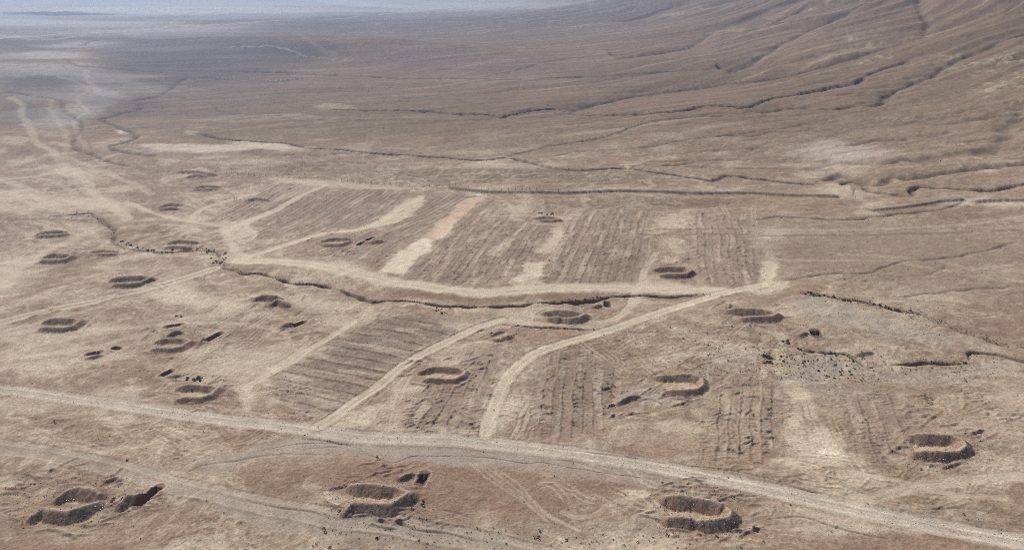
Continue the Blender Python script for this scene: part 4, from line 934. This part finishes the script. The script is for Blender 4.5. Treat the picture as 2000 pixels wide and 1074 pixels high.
# ================================================================== shrubs
def shrub_arrays(seed, n=70, flat=0.55):
    r = np.random.RandomState(seed); v, f = [], []
    for i in range(n):
        th = r.uniform(0, 6.283); ph = r.uniform(0.05, 1.45); rad = 0.5 * r.uniform(.45, 1.0) * (1 + .25 * math.sin(3 * th + seed))
        c = np.array([math.cos(th) * math.sin(ph), math.sin(th) * math.sin(ph), math.cos(ph) * flat * 1.5]) * rad
        a = r.normal(size=3); a /= np.linalg.norm(a); b = np.cross(a, r.normal(size=3)); b /= np.linalg.norm(b) + 1e-6
        s = r.uniform(.09, .2)
        k = len(v); v += [c + a * s, c + b * s * .6, c - a * s, c - b * s * .6]; f.append((k, k + 1, k + 2, k + 3))
    v = np.array(v); v[:, 2] = np.maximum(v[:, 2], -.03)
    return v, f
def stem_arrays(seed):
    r = np.random.RandomState(seed); v, f = [], []
    for i in range(5):
        th = i * 1.256 + r.uniform(-.3, .3); tip = np.array([math.cos(th) * .25, math.sin(th) * .25, .34]); k = len(v)
        for base, w_ in ((np.array([0, 0, -.1]), .03), (tip, .012)):
            for q in range(3): v.append(base + w_ * np.array([math.cos(q * 2.09), math.sin(q * 2.09), 0]))
        for q in range(3): f.append((k + q, k + (q + 1) % 3, k + 3 + (q + 1) % 3, k + 3 + q))
    return np.array(v), f
FOL = []; STM = []
for k in range(5):
    v, f = shrub_arrays(k + 1); FOL.append(mesh_from('foliage', v, f, LEAF)); v, f = stem_arrays(k + 1); STM.append(mesh_from('stem', v, f, TWIG))
n_shrub = 0
SHRUBS = []
def shrub(px, py, size, lab, grp):
    global n_shrub
    p = at(px, py)[0]; k = n_shrub % 5; n_shrub += 1
    t = bpy.data.objects.new('shrub', FOL[k]); col.objects.link(t)
    t.location = (p[0], p[1], ground(p[0], p[1]) - 0.02); size *= 0.72; t.scale = (size * random.uniform(.85, 1.3), size, size * random.uniform(.75, 1.0)); t.rotation_euler = (0, 0, random.uniform(0, 6.28))
    props(t, dict(label=lab, category='shrub', group=grp)); SHRUBS.append((grp, px, t))
    s = bpy.data.objects.new('stem', STM[k]); col.objects.link(s); s.parent = t
def along(pts, n, spread, size, lab, grp):
    P = np.array(pts, float); seg = np.hypot(*np.diff(P, axis=0).T); cs = np.concatenate([[0], np.cumsum(seg)])
    for i in range(n):
        s = random.uniform(0, cs[-1]); x = np.interp(s, cs, P[:, 0]); y = np.interp(s, cs, P[:, 1])
        shrub(x + random.gauss(0, spread * 1.5), y + random.gauss(0, spread), size * random.uniform(.6, 1.35), lab, grp)
def around(px, py, rx, ry, n, size, lab, grp):
    for i in range(n):
        shrub(px + random.uniform(-rx, rx), py + random.uniform(-ry, ry), size * random.uniform(.55, 1.35), lab, grp)
along([(1570, 572), (1610, 578), (1635, 583), (1680, 588), (1702, 591), (1747, 604), (1803, 613)], 58, 1.6, 2.4, 'dark shrub in the row on the scarp right of the track junction', 'shrubs in a row on the right scarp')
along([(1531, 665), (1561, 680), (1598, 687), (1646, 690)], 20, 1.5, 1.9, 'dark shrub on the short steep gully on the right', 'shrubs on the short right gully')
around(1595, 716, 75, 22, 44, 1.5, 'small shrub scattered on stony grey ground right of the yellow strip', 'shrubs scattered right of the yellow strip')
around(1500, 702, 10, 9, 10, 2.6, 'shrub in the dense dark clump left of the yellow strip', 'dark clump left of the yellow strip')
along([(1740, 712), (1820, 706), (1888, 709)], 14, 1.2, 1.6, 'dark shrub on the undercut gully bank near the right edge', 'shrubs on the undercut right bank')
along([(215, 445), (240, 475), (280, 487), (330, 492), (380, 488), (420, 492)], 30, 2.0, 2.2, 'grey green shrub in the gully winding through the left middle', 'shrubs in the left middle gully')
around(428, 505, 16, 12, 20, 2.4, 'shrub in the thick patch where the left gully meets the pale track', 'shrub patch at the gully bend')
along([(848, 600), (870, 612), (878, 621)], 9, 2.5, 1.6, 'dark shrub hanging below the middle of the long gully', 'shrubs below the long gully')
along([(1060, 592), (1120, 586), (1190, 578)], 14, 1.0, 1.8, 'dark shrub on the right half of the long gully rim', 'shrubs on the long gully rim')
around(378, 741, 16, 5, 9, 2.1, 'dark shrub on the back of the left road berm', 'shrubs behind the left road berm')
along([(1006, 636), (1045, 641), (1115, 643), (1175, 645)], 12, .8, 1.5, 'dark shrub on the short gully left of the curving track', 'shrubs on the short gully')
around(820, 985, 16, 9, 9, 1.1, 'small shrub in the tuft right of the centre foreground berm', 'tufts right of the foreground berm')
around(1065, 418, 20, 3, 10, 2.2, 'shrub on the far small horseshoe berm', 'shrubs on the far berm')
around(1190, 792, 12, 5, 8, 1.3, 'shrub at the foot of the rough gully right of the reddish lot', 'shrubs by the reddish lot')
around(225, 978, 16, 5, 6, 1.6, 'dark shrub between the lower left berm and the spoil heap', 'shrubs in the lower left')
for x, y, s, lab in [(736, 1050, 2.2, 'tall lone dark shrub at the bottom centre below the foreground berm'), (1294, 942, 1.4, 'lone shrub just under the main road left of the large dark berm'),
                     (1472, 1033, 1.6, 'lone shrub right of the large dark foreground berm'), (1544, 986, 1.2, 'lone small shrub under the main road right of the large berm'),
                     (249, 900, 1.5, 'lone shrub between the main road and the lower double track'), (960, 651, 2.2, 'round shrub at the left end of the small mound cluster'),
                     (595, 841 + 8, 1.0, 'tiny lone shrub under the main road on the left'), (1370, 770, 1.3, 'shrub at the right foot of the berm above the main road'),
                     (345, 618, 2.2, 'left shrub of a pair below the straight left track'), (354, 618, 2.4, 'right shrub of a pair below the straight left track'),
                     (375, 762, 2.0, 'round shrub on the floor of the left road berm')]:
    shrub(x, y, s, lab, None)
byg = {}
for g_, px_, o_ in SHRUBS:
    if g_: byg.setdefault(g_, []).append((px_, o_))
def ordinal(i):
    w_ = ['leftmost', 'second', 'third', 'fourth', 'fifth', 'sixth', 'seventh', 'eighth', 'ninth', 'tenth', 'eleventh', 'twelfth']
    return w_[i] if i < 12 else '%d%s' % (i + 1, {1: 'st', 2: 'nd', 3: 'rd'}.get((i + 1) % 10, 'th') if (i + 1) % 100 not in (11, 12, 13) else 'th')
for g_, lst in byg.items():
    lst.sort(key=lambda t_: t_[0])
    for i, (px_, o_) in enumerate(lst):
        b_ = o_['label'].replace('stony grey ground right of the yellow strip', 'stony ground by the yellow strip').replace('in the thick patch', 'in the patch').replace('in the row ', '').replace('small ', '').replace('where the left gully meets the pale track', 'at the gully bend').replace('scattered ', '').replace('at the foot of', 'under').split(' ')
        o_['label'] = ' '.join(([ordinal(i)] if i == 0 else [ordinal(i), 'from the left,'] if i < len(lst) - 1 else ['rightmost']) + b_)
for _, _, o_ in SHRUBS:
    if len(o_['label'].split()) > 16: print('LONG', o_['label'])
print('shrubs', n_shrub)

# loose scrub and stones nobody could count
def scatter(name, count, mat, sizes, regions, arrays, seed, label_):
    r = np.random.RandomState(seed); V, F = [], []; base = 0
    for i in range(count):
        reg = regions[r.randint(len(regions))]
        if len(reg) == 2 and hasattr(reg[0], '__len__'):
            P = np.array(reg[0], float); k = r.randint(len(P) - 1); t = r.rand()
            px, py = P[k] * (1 - t) + P[k + 1] * t; px += r.normal() * reg[1] * 1.6; py += r.normal() * reg[1]
        else:
            px = reg[0] + r.uniform(-1, 1) * reg[2]; py = reg[1] + r.uniform(-1, 1) * reg[3]
        SP_.append((px, py, r.uniform(*sizes) * (1 if r.rand() < .85 else 1.7), r.randint(len(arrays)), r.uniform(0, 6.28)))
    P = at([s[0] for s in SP_], [s[1] for s in SP_])
    for (px, py, s, k, a), p in zip(SP_, P):
        v, f = arrays[k]; v = np.asarray(v)
        g = ground(p[0], p[1]); ca2, sa2 = math.cos(a), math.sin(a)
        w_ = np.stack([(v[:, 0] * ca2 - v[:, 1] * sa2) * s + p[0], (v[:, 0] * sa2 + v[:, 1] * ca2) * s + p[1], v[:, 2] * s + g], 1)
        V.append(w_); F.append(np.array(f) + base); base += len(v)
    link(name, mesh_from(name, np.vstack(V), np.vstack(F), mat), kind='stuff', label=label_)
SP_ = []
small = [shrub_arrays(20 + k, 14, .5) for k in range(4)]
scatter('dry_scrub', 2600, LEAF, (.5, 1.2), [(BK, 2.0), (BK, 1.5), (CH2, 2.5), (CH1, 4), (SCARP, 2.0), (SCARP, 5), (1600, 715, 90, 28), (1000, 330, 600, 50), (1500, 250, 480, 90), (1450, 700, 90, 40),
        ([(650, 216), (829, 218), (974, 229), (1082, 213), (1231, 224), (1423, 208), (1523, 190)], 2), ([(1082, 213), (1246, 181), (1505, 147), (1672, 108)], 2), (WASH, 2), (1800, 720, 150, 25), (420, 330, 200, 14),
        (1050, 1050, 450, 20), ([(1721, 197), (1747, 175), (1821, 147), (1933, 101)], 5), (1700, 460, 260, 90), (1000, 800, 1000, 240), (1300, 680, 200, 60), ([(985, 307), (1134, 277), (1253, 243), (1350, 230)], 1.5)],
        small, 9, 'dry low scrub dotted along the gullies')
rock = [(np.array([[.5, 0, 0], [0, .42, 0], [-.45, .05, 0], [0, -.5, 0], [.05, 0, .34], [0, 0, -.2]]) * (1 + .2 * k), [(0, 1, 4), (1, 2, 4), (2, 3, 4), (3, 0, 4)]) for k in range(2)]
SP_ = []
scatter('loose_stones', 6000, STONE, (.15, .5), [(1000, 900, 1050, 180), (1600, 715, 130, 40), (1680, 630, 160, 30), (1360, 1000, 90, 50), (740, 980, 110, 50), (140, 980, 120, 50), (1850, 880, 90, 40), (1000, 700, 1000, 120), (MAIN, 9)], rock, 12, 'pale loose stones and clods on the ground')

tick('fence')
# ================================================================== fence
FP = [(421, 337), (495, 343), (588, 349), (650, 352), (696, 357), (799, 363), (873, 366), (985, 374), (1078, 378), (1246, 378), (1346, 380), (1497, 383), (1672, 388)]
fw = W(FP)
seg = np.hypot(*np.diff(fw, axis=0).T); cs = np.concatenate([[0], np.cumsum(seg)])
root = bpy.data.objects.new('wire_fence', None); col.objects.link(root)
props(root, dict(label='long wire fence on thin posts along the back of the worked field', category='fence'))
root.location = (fw[0][0], fw[0][1], ground(*fw[0]))
hgt = 2.3
def box_arrays(w_, h_):
    v = [(sx * w_, sy * w_, z) for z in (-.3, h_) for sx, sy in ((-1, -1), (1, -1), (1, 1), (-1, 1))]
    return np.array(v), [(0, 1, 5, 4), (1, 2, 6, 5), (2, 3, 7, 6), (3, 0, 4, 7), (4, 5, 6, 7)]
PM = mesh_from('fence_post', *box_arrays(.09, hgt), POST)
tops = []
s = 0.0
while s < cs[-1]:
    x = np.interp(s, cs, fw[:, 0]); y = np.interp(s, cs, fw[:, 1]); g = ground(x, y)
    o = bpy.data.objects.new('fence_post', PM); col.objects.link(o); o.parent = root
    o.location = Vector((x, y, g)) - root.location; o.rotation_euler = (random.gauss(0, .03), random.gauss(0, .03), random.uniform(0, 1))
    tops.append((x, y, g)); s += 6.0 if x < 20 else 12.0
for hz in (0.7, 1.4, 2.1):
    v, f = [], []
    for (x, y, g) in tops:
        k = len(v)
        v += [(x - root.location[0], y - root.location[1], g + hz - root.location[2] - .015), (x - root.location[0], y - root.location[1], g + hz - root.location[2] + .015), (x - root.location[0], y - root.location[1] + .03, g + hz - root.location[2])]
        if k: f += [(k - 3, k, k + 1, k - 2), (k - 2, k + 1, k + 2, k - 1), (k - 1, k + 2, k, k - 3)]
    link('wire', mesh_from('wire', np.array(v), f, WIREM), root)

# ================================================================== people
def skin_mesh(name, joints, edges, mat):
    me = bpy.data.meshes.new(name); me.from_pydata([j[:3] for j in joints], edges, []); me.update()
    o = bpy.data.objects.new(name, me); col.objects.link(o)
    m = o.modifiers.new('skin', 'SKIN')
    for v, j in zip(me.skin_vertices[0].data, joints): v.radius = (j[3], j[3]); v.use_root = False
    me.skin_vertices[0].data[0].use_root = True
    o.modifiers.new('sub', 'SUBSURF').levels = 1
    dg = bpy.context.evaluated_depsgraph_get(); res = bpy.data.meshes.new_from_object(o.evaluated_get(dg))
    bpy.data.objects.remove(o); res.name = name; res.materials.clear(); res.materials.append(mat); return res
J = [(0, 0, .95, .13), (0, 0, 1.2, .13), (0, 0, 1.42, .10), (0, 0, 1.52, .055), (0, .01, 1.65, .095), (0, .01, 1.74, .07),
     (.17, 0, 1.40, .06), (.24, .02, 1.13, .045), (.26, .1, .88, .035), (.27, .12, .80, .03), (-.17, 0, 1.40, .06), (-.24, -.02, 1.13, .045), (-.26, .04, .88, .035), (-.27, .06, .80, .03),
     (.10, 0, .88, .09), (.12, .06, .5, .06), (.12, -.02, .08, .045), (.12, .12, .04, .04), (-.10, 0, .88, .09), (-.12, -.06, .5, .06), (-.12, -.14, .08, .045), (-.12, 0.0, .04, .04)]
E = [(0, 1), (1, 2), (2, 3), (3, 4), (4, 5), (2, 6), (6, 7), (7, 8), (8, 9), (2, 10), (10, 11), (11, 12), (12, 13), (0, 14), (14, 15), (15, 16), (16, 17), (0, 18), (18, 19), (19, 20), (20, 21)]
BODY = skin_mesh('body', J, E, SKIN)
JK = [0, 1, 2, 6, 7, 8, 10, 11, 12]; mp = {a: i for i, a in enumerate(JK)}
JACK = skin_mesh('jacket', [(*J[a][:3], J[a][3] + .03) for a in JK], [(mp[a], mp[b]) for a, b in E if a in mp and b in mp], CLOTH)
TK = [0, 14, 15, 16, 18, 19, 20]; mp = {a: i for i, a in enumerate(TK)}
TROU = skin_mesh('trousers', [(*J[a][:3], J[a][3] + .025) for a in TK], [(mp[a], mp[b]) for a, b in E if a in mp and b in mp], CLOTH2)
for (px, py, rz, lab) in [(711, 443, .4, 'leftmost of three people in dark clothes on the pale slanting track'), (715, 443, 2.0, 'person in dark clothes just right of the leftmost one on the slanting track'),
                          (740, 432, 1.0, 'person in dark clothes standing alone higher up the pale slanting track'), (458, 389, 3.0, 'left person of the pair beside the short upper pale track'),
                          (461.5, 389, .2, 'right person of the pair beside the short upper pale track'), (497, 344, 1.2, 'far person in dark clothes standing by the fence')]:
    p = at(px, py)[0]
    r_ = bpy.data.objects.new('person', BODY); col.objects.link(r_); r_.location = (p[0], p[1], ground(p[0], p[1])); r_.rotation_euler = (0, 0, rz); r_.scale = (1.0, 1.0, 1.0)
    props(r_, dict(label=lab, category='person', group='people on the worked field'))
    for nm, mm_ in (('jacket', JACK), ('trousers', TROU)):
        q = bpy.data.objects.new(nm, mm_); col.objects.link(q); q.parent = r_

# ================================================================== pale debris
def debris(px, py, n, spread, size, lab):
    p = at(px, py)[0]; r = np.random.RandomState(int(px)); v, f = [], []
    g0 = ground(p[0], p[1])
    for i in range(n):
        x, y = p[0] + r.normal() * spread, p[1] + r.normal() * spread * .7; g = ground(x, y) - g0
        a = r.uniform(0, 6.28); sx, sy, sz = size * r.uniform(.5, 1.3), size * r.uniform(.3, .8), size * r.uniform(.1, .35); k = len(v)
        tl = r.uniform(-.3, .3)
        for z in (-.05, sz):
            for cx, cy in ((-1, -1), (1, -1), (1, 1), (-1, 1)):
                xx, yy = cx * sx * r.uniform(.7, 1), cy * sy * r.uniform(.7, 1)
                v.append((x - p[0] + xx * math.cos(a) - yy * math.sin(a), y - p[1] + xx * math.sin(a) + yy * math.cos(a), g + z + tl * xx))
        f += [(k, k + 1, k + 5, k + 4), (k + 1, k + 2, k + 6, k + 5), (k + 2, k + 3, k + 7, k + 6), (k + 3, k, k + 4, k + 7), (k + 4, k + 5, k + 6, k + 7)]
    o = link('debris_heap', mesh_from('debris_heap', np.array(v), f, SCRAP), label=lab, category='debris'); o.location = (p[0], p[1], g0)
debris(198, 990, 12, 1.1, .28, 'bright white scraps between the lower left berm and the spoil heap')
debris(137, 979, 7, .9, .28, 'pale scraps on the floor of the lower left berm')
debris(1425, 635, 16, 1.8, .3, 'scattered white scraps below the junction berm')
debris(940, 382, 12, 1.6, .8, 'pale bluish scraps near the top of the right hand pale strip')
debris(245, 421, 10, 3.0, .5, 'pale scraps beside the left track fork')

# ================================================================== air
bm_lo, bm_hi = float(Z.min()) - 1.0, max(float(Z.max()), CAM_H) + 12
S_ = 44000.0
v = [(sx * S_, sy * S_, z) for z in (bm_lo - 20, bm_hi) for sx, sy in ((-1, -1), (1, -1), (1, 1), (-1, 1))]
hm = bpy.data.materials.new('haze'); hm.use_nodes = True
hn, hl = hm.node_tree.nodes, hm.node_tree.links
hn.clear(); ho = hn.new('ShaderNodeOutputMaterial'); hv = hn.new('ShaderNodeVolumePrincipled')
hv.inputs['Color'].default_value = (*HAZE_COLOR, 1); hv.inputs['Density'].default_value = HAZE_DENSITY; hv.inputs['Anisotropy'].default_value = 0.45
hl.new(hv.outputs[0], ho.inputs['Volume'])
me = bpy.data.meshes.new('haze'); me.from_pydata(v, [], [(3, 2, 1, 0), (4, 5, 6, 7), (0, 1, 5, 4), (1, 2, 6, 5), (2, 3, 7, 6), (3, 0, 4, 7)]); me.update(); me.materials.append(hm)
link('haze', me, kind='stuff')
print('z range', Z.min(), Z.max())
